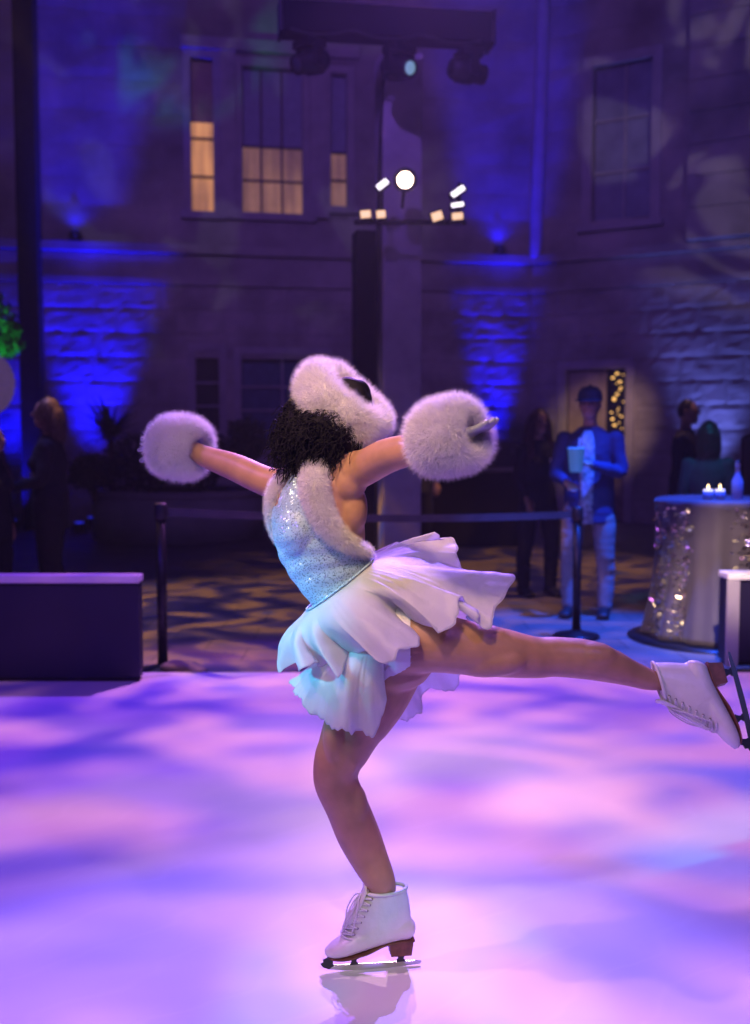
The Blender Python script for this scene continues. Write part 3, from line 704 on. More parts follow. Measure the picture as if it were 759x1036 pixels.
ar = MB(); ar.tube([c - ax * 0.1, P(408, 200, TY - 0.17), P(407, 210, TY - 0.15)], 0.015, 8, 3); ar.build('flood_arm', M_BLACKM, fl)
spot('tower_beam', c + ax * 0.06, (0.0, 3.0, 0.6), 260, (1.0, 0.62, 0.62), 50, 0.8, 0.07)
def flood(u, v, wd, hg, roll, m):
    c = P(u, v, TY - 0.22); b = MB()
    M_ = Matrix.Translation(c) @ Matrix.Rotation(-roll, 4, 'Y')
    b.box(None, (wd * 1.25, 0.10, hg * 1.35), M=M_); f = b.build('flood', M_BLACK, tw, smooth=False, bevel=0.005)
    b = MB(); b.box(None, (wd, 0.006, hg), M=M_ @ Matrix.Translation((0, -0.055, 0))); b.build('lens', m, f, smooth=False, bevel=0.002)
    b = MB(); b.tube([c + Vector((0, 0.03, 0)), P(u, 225, TY - 0.15)], 0.009, 6, 2); b.build('flood_arm', M_BLACKM, f)
flood(387, 188, 0.10, 0.045, R(38), M_COOL); flood(370, 218, 0.085, 0.06, R(5), M_WARM); flood(385.5, 218, 0.075, 0.06, R(5), M_WARM)
flood(442, 220, 0.09, 0.07, R(18), M_WARM); flood(463, 195, 0.12, 0.042, R(35), M_COOL); flood(462.5, 208.5, 0.10, 0.032, R(8), M_COOL); flood(462.5, 220, 0.09, 0.055, R(5), M_WARM)

# ------------------------------------------------------------------ rink boards, belt stanchions
def rink_board(label, u0, u1, vt, vb, ycap, pale_frame=False, depth=0.55):
    a = G(u0, vb, 0.0); b = G(u1, vb, 0.0); y = (a.y + b.y) / 2
    x0, x1 = P(u0, vb, y).x, P(u1, vb, y).x; zt = P((u0 + u1) / 2, vt, y).z
    t_ = thing('rink_board', label, 'rink board', ((x0 + x1) / 2, y + depth / 2, 0))
    W = x1 - x0
    p = MB(); p.box((0, 0, (zt - 0.05) / 2 + 0.012), (W - 0.012, depth, zt - 0.075)); local('panel', p, M_NAVY, t_, False, 0.008)
    k = MB(); k.box((0, 0, 0.006), (W - 0.03, depth - 0.03, 0.012)); local('base_strip', k, M_BLACK, t_, False)
    c = MB(); c.box((0, -0.01, zt - ycap / 2), (W, depth + 0.03, ycap)); local('cap_rail', c, M_WHITE, t_, False, 0.010)
    if pale_frame:
        e = MB(); e.box((-W / 2 + 0.04, -depth / 2 - 0.012, (zt - ycap) / 2), (0.08, 0.022, zt - ycap - 0.004)); local('corner_post', e, mat('lilac_post', (0.36, 0.33, 0.40), 0.4, var=0.06), t_, False, 0.004)
    return t_
rink_board('long low navy rink board with white cap rail at the left edge of the ice', -110, 143, 582, 690, 0.045, False, 0.10)
rink_board('dark box board with pale corner post beside the sequined cocktail table', 733, 850, 580, 674, 0.04, True, 0.16)

def stanchion(u, vb, vt, label):
    b = G(u, vb, GZ); zt = P(u, vt, b.y).z
    t_ = thing('belt_stanchion', label, 'stanchion', b, 0, 'belt stanchions at the rink edge')
    m = MB(); m.lathe([(0.0, 0.0), (0.17, 0.0), (0.175, 0.012), (0.16, 0.028), (0.06, 0.045), (0.04, 0.06), (0.0, 0.06)], 36); local('base', m, M_BLACKM, t_)
    m = MB(); m.lathe([(0.032, 0.05), (0.032, zt - GZ - 0.10), (0.0, zt - GZ - 0.10)], 20); local('post', m, M_BLACKM, t_)
    m = MB(); m.lathe([(0.0, zt - GZ - 0.10), (0.04, zt - GZ - 0.10), (0.042, zt - GZ - 0.09), (0.042, zt - GZ - 0.012), (0.036, zt - GZ), (0.0, zt - GZ + 0.004)], 20); local('belt_head', m, M_BLACK, t_)
    return t_, b, zt
s1, b1, z1_ = stanchion(165, 681, 509, 'black belt stanchion beside the white capped rink board, its belt pulled out')
s2, b2, z2_ = stanchion(583, 645, 513, 'black belt stanchion in front of the man in the blue jacket')
bt = MB(); A_ = Vector((b1.x + 0.04, b1.y, z1_ - 0.055)); B_ = Vector((b2.x - 0.04, b2.y, z2_ - 0.055)); nb = 24
V, Fc = [], []
for i in range(nb + 1):
    f = i / nb; p = A_.lerp(B_, f) - Vector((0, 0, 0.035 * 4 * f * (1 - f)))
    for (dy, dz) in ((-0.0015, -0.026), (-0.0015, 0.026), (0.0015, 0.026), (0.0015, -0.026)): V.append(p + Vector((0, dy, dz)) - Vector(b1))
    if i:
        for k in range(4): Fc.append(((i - 1) * 4 + k, (i - 1) * 4 + (k + 1) % 4, i * 4 + (k + 1) % 4, i * 4 + k))
bt.add(V, Fc); local('belt', bt, mat('black_webbing', (0.06, 0.06, 0.07), 0.7, var=0.2, bump=0.3, bscale=200), s1, False)
# sandbag slumped on the first stanchion's base
sb = MB(); q = G(183, 682, GZ)
sb.ell((q.x, q.y - 0.02, GZ + 0.05), (0.13, 0.09, 0.045), 20, 12); sb.ell((q.x + 0.09, q.y - 0.03, GZ + 0.03), (0.09, 0.07, 0.03), 16, 10)
o = link('sandbag', fuse(sb, 0.012, 4), mat('tan_sandbag', (0.30, 0.22, 0.14), 0.75, var=0.25, bump=0.5, bscale=50)); tag(o, 'small tan sandbag slumped at the foot of the left stanchion', 'sandbag')

# ------------------------------------------------------------------ round planter with dark plants
PY = 15.3
pl0, pl1 = P(80, 540, PY), P(258, 540, PY); pc = (pl0 + pl1) / 2; pr_ = (pl1.x - pl0.x) / 2
zrim = P(170, 499, PY - 0.4).z
pt = thing('round_planter', 'low pale curved planter bed by the stone front', 'planter', (pc.x, PY + 0.9, GZ))
hgt = zrim - GZ
ry = pr_
m = MB(); m.lathe([(ry - 0.12, 0), (ry, 0), (ry, hgt - 0.09), (ry - 0.12, hgt - 0.09)], 64, closed=True); local('curved_wall', m, mat('planter_render', (0.42, 0.41, 0.40), 0.85, var=0.12, scale=3, bump=0.3), pt)
m = MB(); m.lathe([(ry - 0.16, hgt - 0.088), (ry + 0.03, hgt - 0.088), (ry + 0.03, hgt), (ry - 0.16, hgt)], 64, closed=True); local('rim', m, M_TRIM, pt, False, 0.006)
m = MB(); m.lathe([(0.0, hgt - 0.12), (ry - 0.121, hgt - 0.12)], 48); tag(local('soil', m, mat('soil', (0.04, 0.03, 0.025), 0.95, var=0.3, bump=0.8), pt), None)
def spiky(mb, c, n, L, wd, spread=1.0):
    for i in range(n):
        a = random.uniform(0, 2 * math.pi); el = random.uniform(0.15, 1.3); l = L * random.uniform(0.6, 1.1)
        d0 = Vector((math.cos(a) * math.cos(el) * spread, math.sin(a) * math.cos(el) * spread, math.sin(el))); sd = Vector((-math.sin(a), math.cos(a), 0)) * wd
        V = []; p = Vector(c); d_ = d0.copy()
        for k in range(6):
            f = k / 5; ww = math.sin(math.pi * min(0.98, 0.15 + f * 0.85)) ; V += [p - sd * ww * 0.5 + Vector((0, 0, 0.004)), p, p + sd * ww * 0.5 + Vector((0, 0, 0.004))]
            p = p + d_ * l / 5; d_ = (d_ - Vector((0, 0, 0.22 * (0.5 + f)))).normalized()
        Fc = []
        for k in range(5):
            for j in (0, 1): Fc.append((k * 3 + j, k * 3 + j + 1, (k + 1) * 3 + j + 1, (k + 1) * 3 + j))
        mb.add(V, Fc)
def leafball(mb, c, r, n, size, flat=1.0):
    for i in range(n):
        v = Vector((random.gauss(0, 1), random.gauss(0, 1), random.gauss(0, 1))).normalized()
        rr = (0.55 + 0.5 * random.random()) * (0.8 + 0.35 * noise.noise(v * 2.2 + Vector(c)))
        p = Vector(c) + Vector((v.x * r[0], v.y * r[1], v.z * r[2])) * rr
        u_ = Vector((random.gauss(0, 1), random.gauss(0, 1), random.gauss(0, 0.6))).normalized(); w_ = u_.cross(Vector((random.gauss(0, 1), random.gauss(0, 1), random.gauss(0, 1)))).normalized()
        s_ = size * random.uniform(0.6, 1.3); n_ = u_.cross(w_)
        mb.add([p - u_ * s_, p + w_ * s_ * 0.45 + n_ * s_ * 0.1, p + u_ * s_, p - w_ * s_ * 0.45 + n_ * s_ * 0.1], [(0, 1, 2, 3)])
def plant(u, v0, y, kind, r, label):
    c = P(u, v0, y); base = Vector((c.x, c.y, zrim - 0.10))
    t_ = thing('planter_shrub' if kind == 'ball' else 'spiky_plant', label, 'shrub' if kind == 'ball' else 'plant', base, 0, 'plants in the round planter')
    m = MB()
    if kind == 'ball':
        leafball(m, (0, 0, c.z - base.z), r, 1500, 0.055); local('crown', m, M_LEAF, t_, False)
        m = MB(); m.tube([(0, 0, -0.02), (0.02, 0, max(0.1, c.z - base.z))], [0.035, 0.02], 8, 3); local('stem', m, M_BARK, t_)
    else:
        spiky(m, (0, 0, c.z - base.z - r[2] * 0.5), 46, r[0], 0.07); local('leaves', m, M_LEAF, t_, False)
        m = MB(); m.tube([(0, 0, -0.02), (0, 0, max(0.1, c.z - base.z - r[2] * 0.4))], [0.05, 0.04], 8, 3); local('stem', m, M_BARK, t_)
plant(112, 428, 15.4, 'spiky', (0.75, 0.7, 0.5), 'spiky dark plant with long drooping blades against the blue wall')
plant(150, 468, 15.9, 'ball', (0.75, 0.6, 0.50), 'dark broad shrub behind the raised left fur muff')
plant(95, 478, 15.2, 'ball', (0.45, 0.45, 0.28), 'low dark shrub at the left end of the round planter')
plant(204, 462, 16.0, 'ball', (0.55, 0.5, 0.55), 'dark shrub beside the clipped ball shrub in the planter')
plant(250, 447, 15.8, 'ball', (0.36, 0.36, 0.40), 'dark ball shaped shrub at the right end of the planter')
# ------------------------------------------------------------------ green lit tree and the lilac lantern at the left edge
tr_ = thing('green_tree', 'tree with green lit leaves at the left edge of the yard', 'tree', (P(-42, 440, 13).x, 13.2, GZ))
m = MB(); tz = P(0, 315, 13).z + 0.05
m.tube([(0, 0, 0), (0.05, 0.02, 1.2), (0.0, 0, 2.2), (0.1, 0, 3.2)], [0.11, 0.09, 0.075, 0.04], 12, 4)
for k in range(7):
    a = k * 0.9; m.tube([(0.02, 0, 1.9 + 0.12 * k), (0.25 * math.cos(a), 0.25 * math.sin(a), 2.4 + 0.1 * k), (0.55 * math.cos(a), 0.5 * math.sin(a), 2.7 + 0.12 * k)], [0.04, 0.028, 0.012], 6, 3)
local('trunk', m, M_BARK, tr_)
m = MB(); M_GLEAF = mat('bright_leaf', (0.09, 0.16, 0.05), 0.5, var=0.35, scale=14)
for (dx, dy, dz, rr) in ((-0.1, 0, 3.2, 0.5), (0.32, 0, 2.95, 0.35), (0.52, 0.05, 2.60, 0.22), (-0.5, 0.1, 3.0, 0.45), (0.2, -0.2, 3.3, 0.3), (0.62, -0.05, 2.78, 0.14)): leafball(m, (dx, dy, dz), (rr, rr, rr * 0.85), int(900 * rr / 0.4), 0.045)
local('crown', m, M_GLEAF, tr_, False)
spot('green_lamp', (P(-60, 440, 12).x - 0.4, 11.0, 0.4), (P(-5, 440, 13).x, 13.1, 2.9), 700, (0.02, 1.0, 0.22), 22, 0.6, 0.05)
lc = P(-14, 388, 12.2)
ln = thing('globe_lantern', 'lilac ribbed globe lantern hanging under the green tree', 'lantern', lc)
M_LIL = mat('lilac_paper', (0.48, 0.38, 0.55), 0.6, var=0.05, emit=(0.35, 0.2, 0.6), es=0.16)
m = MB(); prof = []
for i in range(61):
    ph = math.pi * i / 60; prof.append((0.31 * math.sin(ph) * (1 + 0.018 * math.cos(i * 2 * math.pi / 4)) + 1e-7, -0.36 * math.cos(ph)))
m.lathe(prof, 40); local('globe', m, M_LIL, ln)
m = MB(); m.tube([(0, 0, 0.36), (0, 0, 0.7), (0, 0.2, 1.0)], 0.006, 6, 3); local('cord', m, M_BLACK, ln)
m = MB(); m.lathe([(0.0, 0.345), (0.06, 0.345), (0.06, 0.375), (0.0, 0.375)], 18); local('collar', m, M_BLACKM, ln)

# ------------------------------------------------------------------ dark bar counter behind the skater
BY = 14.6
b0, b1_ = P(427, 545, BY), P(531, 545, BY); zc = P(480, 473, BY).z
bt_ = thing('bar_counter', 'dark bar counter with grey worktop in front of the blue lit wall', 'counter', ((b0.x + b1_.x) / 2, BY + 0.35, GZ))
W = b1_.x - b0.x; h = zc - GZ
m = MB(); m.box((0, 0, (h - 0.06) / 2), (W, 0.7, h - 0.064)); local('body', m, M_DCLOTH, bt_, False, 0.01)
m = MB(); m.box((0, -0.02, h - 0.03), (W + 0.06, 0.78, 0.055)); local('worktop', m, mat('grey_worktop', (0.20, 0.19, 0.20), 0.4, var=0.15), bt_, False, 0.01)
cz = P(490, 446, BY + 0.4).z
cs = thing('equipment_case', 'black equipment case with small grey label standing on the bar counter', 'case', ((b0.x + b1_.x) / 2 + 0.1, BY + 0.45, zc + 0.001))
m = MB(); m.box((0, 0, (cz - zc) / 2), (1.15, 0.4, cz - zc - 0.004)); local('shell', m, M_BLACK, cs, False, 0.012)
m = MB(); m.box((0.22, -0.203, (cz - zc) * 0.72), (0.14, 0.006, 0.05)); local('label_plate', m, M_SCRIM, cs, False, 0.001)
for s_ in (-1, 1):
    m = MB(); m.box((0.45 * s_, -0.206, (cz - zc) * 0.6), (0.04, 0.012, 0.08)); local('latch', m, M_DSTEEL, cs, False, 0.002)

# ------------------------------------------------------------------ cocktail table in a sequined cloth, candles, bottle
q = G(722, 657, GZ); TYc = q.y + 0.42
tz = P(720, 506, TYc - 0.3).z; tx = P(735, 600, TYc - 0.2).x; th = tz - GZ
ct = thing('cocktail_table', 'high round cocktail table in a pale cloth streaked with gold sequins', 'table', (tx, TYc, GZ))
rt = (P(735, 500, TYc).x - P(672, 500, TYc).x); rbm = (P(735, 640, TYc).x - P(663, 640, TYc).x)
def wob(a, h): 
    k = 1 - max(0.0, h) / th
    return (0.022 * math.sin(a * 9 + 1.2 * math.sin(a * 2)) + 0.012 * math.sin(a * 17 + 2)) * (0.25 + k)
def rad(h):
    f = 1 - h / th; return rt + (rbm - rt) * f - 0.05 * math.sin(math.pi * f) + 0.0
prof = [(rad(h), h) for h in np.linspace(0.035, th - 0.02, 26)] + [(rt - 0.012, th - 0.004), (rt - 0.04, th), (0.0, th)]
m = MB(); m.lathe(prof, 120, wob=lambda a, h: wob(a, h) if h < th - 0.001 else 0)
M_TCL = mat('lilac_tablecloth', (0.065, 0.055, 0.075), 0.6, var=0.12, scale=5, sheen=0.3)
clo = local('tablecloth', m, M_TCL, ct)
m = MB(); m.lathe([(0.0, 0.002), (rbm + 0.12, 0.002), (rbm + 0.12, 0.012), (rbm + 0.02, 0.026), (0.0, 0.03)], 48); local('base_plate', m, M_BLACKM, ct)
m = MB(); m.lathe([(0.04, 0.03), (0.04, th - 0.03)], 16); local('post', m, M_BLACKM, ct)
# sequins: small tilted discs scattered in streaks down the cloth
sq = MB(); random.seed(21)
streaks = [(random.uniform(0, 2 * math.pi), random.uniform(0.05, 0.13), random.uniform(-0.25, 0.25)) for _ in range(17)]
for i in range(3000):
    a0, wd, sl_ = random.choice(streaks); h = random.uniform(0.05, th - 0.05)
    a = a0 + random.gauss(0, wd) + sl_ * (1 - h / th)
    r_ = rad(h) + wob(a, h) + 0.004
    n_ = Vector((math.cos(a), math.sin(a), 0)); t1 = Vector((-math.sin(a), math.cos(a), 0)); c = n_ * r_ + Vector((0, 0, h))
    nn = (n_ + 0.55 * Vector((random.gauss(0, 1), random.gauss(0, 1), random.gauss(0, 1)))).normalized()
    e1 = (t1 - nn * t1.dot(nn)).normalized(); e2 = nn.cross(e1); s1_, s2_ = 0.016 * random.uniform(0.5, 1.6), 0.0055
    sq.add([c + e1 * s1_ * math.cos(k * math.pi / 3) + e2 * s2_ * math.sin(k * math.pi / 3) for k in range(6)], [(0, 1, 2, 3, 4, 5)])
so = local('sequins', sq, mat('gold_sequin', (0.88, 0.80, 0.60), 0.26, metal=1.0, var=0.15, scale=30), clo, False); so['kind'] = 'stuff'
random.seed(11)
def candle(u, v, label):
    y = TYc - 0.22; p = P(u, v, y); p.z = tz + 0.001
    t_ = thing('votive_candle', label, 'candle', p, 0, 'votive candles on the cocktail table')
    m = MB(); m.lathe([(0.0, 0.0), (0.03, 0.0), (0.036, 0.01), (0.038, 0.06), (0.035, 0.06), (0.033, 0.008), (0.0, 0.006)], 22); local('glass_cup', m, mat('frosted_cup', (0.35, 0.45, 0.7), 0.25, var=0.05, trans=0.4), t_)
    m = MB(); m.lathe([(0.0, 0.04), (0.033, 0.04), (0.033, 0.072), (0.0, 0.074)], 18); local('wax', m, mat('glowing_wax', (0.9, 0.8, 0.5), 0.5, var=0, emit=(1.0, 0.75, 0.25), es=1.1), t_)
    m = MB(); m.lathe([(0.0, 0.074), (0.007, 0.082), (0.006, 0.095), (0.0, 0.112)], 10); local('flame', m, mat('flame', (1, 0.8, 0.4), 0.5, var=0, emit=(1.0, 0.7, 0.25), es=6), t_)
candle(716.5, 500, 'small lit votive candle nearer the table edge, left of its twin')
candle(728.5, 500, 'small lit votive candle between its twin and the pale bottle')
p = P(746, 498, TYc - 0.2); p.z = tz + 0.001
t_ = thing('bottle', 'pale blue frosted bottle standing on the cocktail table beside the candles', 'bottle', p)
m = MB(); m.lathe([(0.0, 0.0), (0.036, 0.0), (0.04, 0.01), (0.04, 0.13), (0.018, 0.18), (0.016, 0.235), (0.019, 0.235), (0.019, 0.25), (0.0, 0.25)], 24); local('glass', m, mat('blue_frosted_glass', (0.45, 0.52, 0.75), 0.3, var=0.08, trans=0.35), t_)
m = MB(); m.lathe([(0.0, 0.251), (0.021, 0.251), (0.021, 0.275), (0.0, 0.277)], 18); local('cap', m, M_BLADE, t_)

# ------------------------------------------------------------------ guests
def guest(label, u, y, vtop, rz, group, skin=M_SKIN2, arms=None, legs=((-0.10, 0.0), (0.10, 0.02)), top=None, topw=1.0, trousers=None, shoes=None, hair=None, hairm=None, hat=None, jacket_long=0.0, open_front=None, head_tilt=0.0, female=False, dress=None):
    p = P(u, 440, y); H_ = P(u, vtop, y).z - GZ
    k = H_ / (1.78 if not hat else 1.80)
    t_ = thing('person', label, 'person', (p.x, y, GZ), rz, group); t_.scale = (k, k, k)
    arms = arms or [((-0.21, 0.02, 1.16), (-0.22, -0.03, 0.92)), ((0.21, 0.02, 1.16), (0.22, -0.03, 0.92))]
    sw = 0.165 if female else 0.195
    b = MB()
    for (dx, dy), s_ in zip(legs, (-1, 1)):
        b.loft([(s_ * 0.085, 0, 0.93, 0.088, 0.095), (s_ * 0.09 + dx * 0.2, dy * 0.4 - 0.01, 0.72, 0.078, 0.082), (s_ * 0.05 + dx * 0.6, dy * 0.7 - 0.02, 0.50, 0.055, 0.058), (s_ * 0.03 + dx * 0.8, dy + 0.015, 0.34, 0.055, 0.06), (dx, dy + 0.01, 0.09, 0.036, 0.04), (dx, dy + 0.01, 0.05, 0.036, 0.042)], 14, 4)
        b.loft([(dx, dy + 0.06, 0.045, 0.036, 0.036), (dx, dy - 0.05, 0.04, 0.042, 0.034), (dx + s_ * 0.012, dy - 0.15, 0.025, 0.044, 0.02)], 12, 4, (0, 0, 1))
    sh = 1.43; wst = 0.12 if female else 0.15
    b.loft([(0, 0, 0.86, 0.15, 0.11), (0, 0, 0.98, 0.16, 0.115), (0, 0, 1.10, wst, 0.095), (0, 0, 1.26, 0.155, 0.108), (0, 0, 1.37, sw * 0.93, 0.10), (0, 0.005, sh, sw * 0.65, 0.075), (0, 0.01, 1.48, 0.07, 0.06)], 20, 5)
    if female:
        for s_ in (-1, 1): b.ell((s_ * 0.07, -0.085, 1.27), (0.062, 0.06, 0.062), 14, 10)
    b.loft([(0, 0.015, 1.44, 0.056, 0.056), (0, -0.005, 1.56, 0.052, 0.054)], 14, 4)
    hc = Vector((0, -0.02, 1.655))
    b.ell(hc, (0.074, 0.092, 0.115), 22, 16); b.ell(hc + Vector((0, -0.045, -0.065)), (0.055, 0.048, 0.05), 16, 10)
    b.ell(hc + Vector((0, -0.10, -0.012)), (0.013, 0.022, 0.02), 10, 8); b.tube([hc + Vector((0, -0.085, 0.02)), hc + Vector((0, -0.108, -0.015))], [0.008, 0.012], 8, 2)
    b.ell(hc + Vector((0, -0.088, -0.052)), (0.024, 0.01, 0.007), 12, 6)
    for s_ in (-1, 1): b.ell(hc + Vector((s_ * 0.078, 0.005, 0.0)), (0.012, 0.02, 0.032), 10, 8)
    slv = MB()
    for (el, wr), s_ in zip(arms, (-1, 1)):
        S = Vector((s_ * sw, 0.005, 1.40)); E = Vector(el); Wr = Vector(wr); dv = (Wr - E).normalized()
        b.loft([(*S, 0.05, 0.05), (*S.lerp(E, 0.5), 0.044, 0.044), (*E, 0.037, 0.037), (*E.lerp(Wr, 0.35), 0.037, 0.037), (*Wr, 0.026, 0.026)], 12, 4)
        up_ = Vector((0, 0, 1)); sd = dv.cross(up_)
        if sd.length < 0.2: sd = Vector((0, 1, 0))
        sd.normalize(); nrm = sd.cross(dv)
        pm = Wr + dv * 0.05
        b.loft([(*Wr, 0.024, 0.026), (*pm, 0.017, 0.040), (*(Wr + dv * 0.095), 0.014, 0.038)], 12, 4, sd)
        for i, (o_, l_) in enumerate(((-0.030, 0.062), (-0.010, 0.075), (0.010, 0.070), (0.029, 0.055))):
            a0 = Wr + dv * 0.09 + sd * o_; b.tube([a0, a0 + dv * l_ * 0.5 + nrm * -0.006 + sd * o_ * 0.1, a0 + dv * l_ * 0.9 + nrm * -0.026 + sd * o_ * 0.15], [0.0095, 0.0085, 0.007], 8, 3)
        b.tube([Wr + dv * 0.03 - sd * 0.03, Wr + dv * 0.065 - sd * 0.058 - nrm * 0.008, Wr + dv * 0.10 - sd * 0.062 - nrm * 0.02], [0.013, 0.011, 0.008], 8, 3)
        slv.loft([(*S.lerp(Vector((0, 0, 1.40)), 0.02), 0.073, 0.073), (*S.lerp(E, 0.45), 0.060, 0.060), (*E, 0.052, 0.054), (*E.lerp(Wr, 0.5), 0.047, 0.047), (*E.lerp(Wr, 0.93), 0.038, 0.038)], 14, 4)
    bo = link('body', fuse(b, 0.0075, 3), skin); bo.parent = t_
    for s_ in (-1, 1):
        e = MB(); e.ell(hc + Vector((s_ * 0.031, -0.082, 0.008)), (0.011, 0.008, 0.009), 10, 8); local('eye', e, M_BLACK, bo)
    # clothes
    zb = 0.80 - jacket_long
    slv.loft([(0, 0, zb, 0.19 * topw, 0.14 * topw), (0, 0, 1.0, 0.182 * topw, 0.138 * topw), (0, 0, 1.12, (wst + 0.028) * topw, 0.122), (0, -0.004, 1.27, 0.180, 0.137), (0, 0, 1.38, sw * 0.98, 0.118), (0, 0.005, 1.445, sw * 0.68, 0.09), (0, 0.01, 1.485, 0.085, 0.076)], 22, 5, cap=False)
    if female:
        for s_ in (-1, 1): slv.ell((s_ * 0.07, -0.095, 1.27), (0.068, 0.062, 0.068), 14, 10)
    jm = fuse(slv, 0.011, 2)
    for v_ in jm.vertices:      # creases
        n_ = 0.006 * noise.noise(Vector(v_.co) * 9 + Vector((u, 0, 0))) + 0.004 * noise.noise(Vector((v_.co.x * 14, v_.co.y * 14, v_.co.z * 34)))
        v_.co += Vector((v_.co.x, v_.co.y, 0)).normalized() * n_
    jk = link('jacket', jm, top); jk.parent = t_
    if open_front:
        m = MB(); V = []; Fc = []
        for i, (z_, hw, yy) in enumerate(((1.455, 0.03, -0.100), (1.38, 0.052, -0.134), (1.27, 0.062, -0.153), (1.12, 0.055, -0.140), (0.98, 0.05, -0.152), (zb, 0.055, -0.155))):
            for fx in (-1, -0.5, 0, 0.5, 1): V.append((hw * fx, yy + 0.010 * fx * fx, z_))
            if i:
                for j in range(4): Fc.append(((i - 1) * 5 + j, (i - 1) * 5 + j + 1, i * 5 + j + 1, i * 5 + j))
        m.add(V, Fc); sh_ = local('shirt', m, open_front, t_)
        md = sh_.modifiers.new('s', 'SOLIDIFY'); md.thickness = 0.006
    tz_ = MB()
    for (dx, dy), s_ in zip(legs, (-1, 1)):
        tz_.loft([(s_ * 0.075, 0, 0.97, 0.10, 0.125), (s_ * 0.09 + dx * 0.2, dy * 0.4 - 0.01, 0.72, 0.094, 0.10), (s_ * 0.05 + dx * 0.6, dy * 0.7 - 0.02, 0.50, 0.076, 0.08), (s_ * 0.03 + dx * 0.8, dy + 0.01, 0.34, 0.070, 0.075), (dx, dy + 0.01, 0.085, 0.060, 0.068)], 16, 4)
    tm = fuse(tz_, 0.011, 2)
    for v_ in tm.vertices: v_.co += Vector((v_.co.x, v_.co.y, 0)).normalized() * 0.006 * noise.noise(Vector((v_.co.x * 8, v_.co.y * 8 + u, v_.co.z * 24)))
    tr = link('trousers', tm, trousers); tr.parent = t_
    for (dx, dy), s_ in zip(legs, (-1, 1)):
        m = MB(); m.loft([(dx, dy + 0.075, 0.045, 0.045, 0.044), (dx, dy - 0.05, 0.045, 0.05, 0.044), (dx + s_ * 0.012, dy - 0.17, 0.028, 0.050, 0.028)], 14, 5, (0, 0, 1))
        so_ = link('shoe', fuse(m, 0.008, 2), shoes or M_BLACK); so_.parent = t_
    # hair
    if hair:
        h_ = MB()
        if hair == 'short':
            h_.ell(hc + Vector((0, 0.016, 0.022)), (0.080, 0.088, 0.105), 20, 14)
            hm = fuse(h_, 0.008, 1); hm = furry(hm, 2500, 0.014, 0.002, 0.5, (0, 0, -0.3))
        elif hair == 'bob':
            h_.ell(hc + Vector((0, 0.022, 0.015)), (0.092, 0.098, 0.115), 20, 14); h_.loft([(0, 0.045, 1.66, 0.095, 0.075), (0, 0.05, 1.56, 0.098, 0.07), (0, 0.05, 1.48, 0.085, 0.06)], 16, 4)
            hm = fuse(h_, 0.009, 2); hm = furry(hm, 4500, 0.05, 0.003, 0.15, (0, 0.1, -2.2))
        else:
            h_.ell(hc + Vector((0, 0.020, 0.018)), (0.090, 0.096, 0.112), 20, 14); h_.loft([(0, 0.045, 1.66, 0.092, 0.07), (0, 0.06, 1.54, 0.105, 0.065), (0, 0.075, 1.42, 0.12, 0.055), (0, 0.09, 1.30, 0.10, 0.04)], 16, 4)
            for s_ in (-1, 1): h_.loft([(s_ * 0.085, 0.0, 1.68, 0.02, 0.04), (s_ * 0.097, 0.0, 1.55, 0.024, 0.045), (s_ * 0.11, -0.05, 1.42, 0.026, 0.04), (s_ * 0.115, -0.09, 1.32, 0.016, 0.03)], 10, 4)
            hm = fuse(h_, 0.009, 2); hm = furry(hm, 6500, 0.075, 0.004, 0.22, (0, 0.1, -2.0))
        ho = link('hair', hm, hairm); ho.parent = t_
    return t_, bo, k
def M4(t_): return Matrix.Translation(t_.location) @ t_.rotation_euler.to_matrix().to_4x4() @ Matrix.Diagonal((*t_.scale, 1))
M_SUIT = mat('black_suit', (0.012, 0.012, 0.018), 0.85, var=0.2)
M_BLUEJ = mat('blue_jacket', (0.022, 0.036, 0.15), 0.8, var=0.15, bump=0.2, bscale=90)
M_KHAKI = mat('pale_chinos', (0.26, 0.24, 0.25), 0.85, var=0.1, bump=0.2)
M_BLOND = mat('blond_hair', (0.16, 0.11, 0.07), 0.5, var=0.3, scale=30)
M_BROWN = mat('brown_hair', (0.09, 0.05, 0.032), 0.45, var=0.3, scale=30)
M_DARKH = mat('dark_brown_hair', (0.02, 0.015, 0.013), 0.45, var=0.3)
M_TEAL = mat('dark_teal_top', (0.02, 0.05, 0.075), 0.8, var=0.2)
GG = 'guests standing round the rink'
# left: blond woman in profile, and a guest mostly out of frame
A1, A1b, kA = guest('woman with shoulder length fair hair in black, standing in profile behind the rink board', 50, 8.6, 402, R(-82), GG, top=M_SUIT, trousers=M_SUIT, hair='bob', hairm=M_BLOND, female=True, jacket_long=0.04,
      arms=[((-0.20, -0.04, 1.15), (-0.12, -0.24, 1.10)), ((0.20, -0.04, 1.15), (0.12, -0.26, 1.08))])
guest('guest in dark clothes half out of view beside the fair haired woman', -9, 8.3, 430, R(75), GG, top=M_SUIT, trousers=M_SUIT, hair='long', hairm=M_BROWN, female=True)
pt_ = P(26, 483, 8.5)
nt_ = thing('name_cards', 'two small pale cards held out by the fair haired woman', 'cards', pt_)
m = MB(); m.box(None, (0.055, 0.006, 0.055), M=Matrix.Translation((0.055, 0, 0.015)) @ Matrix.Rotation(R(-8), 4, 'Y')); local('card', m, M_WHITE, nt_, False, 0.001)
m = MB(); m.box(None, (0.05, 0.006, 0.06), M=Matrix.Translation((-0.03, 0.02, -0.025)) @ Matrix.Rotation(R(5), 4, 'Y')); local('card', m, M_SCRIM, nt_, False, 0.001)
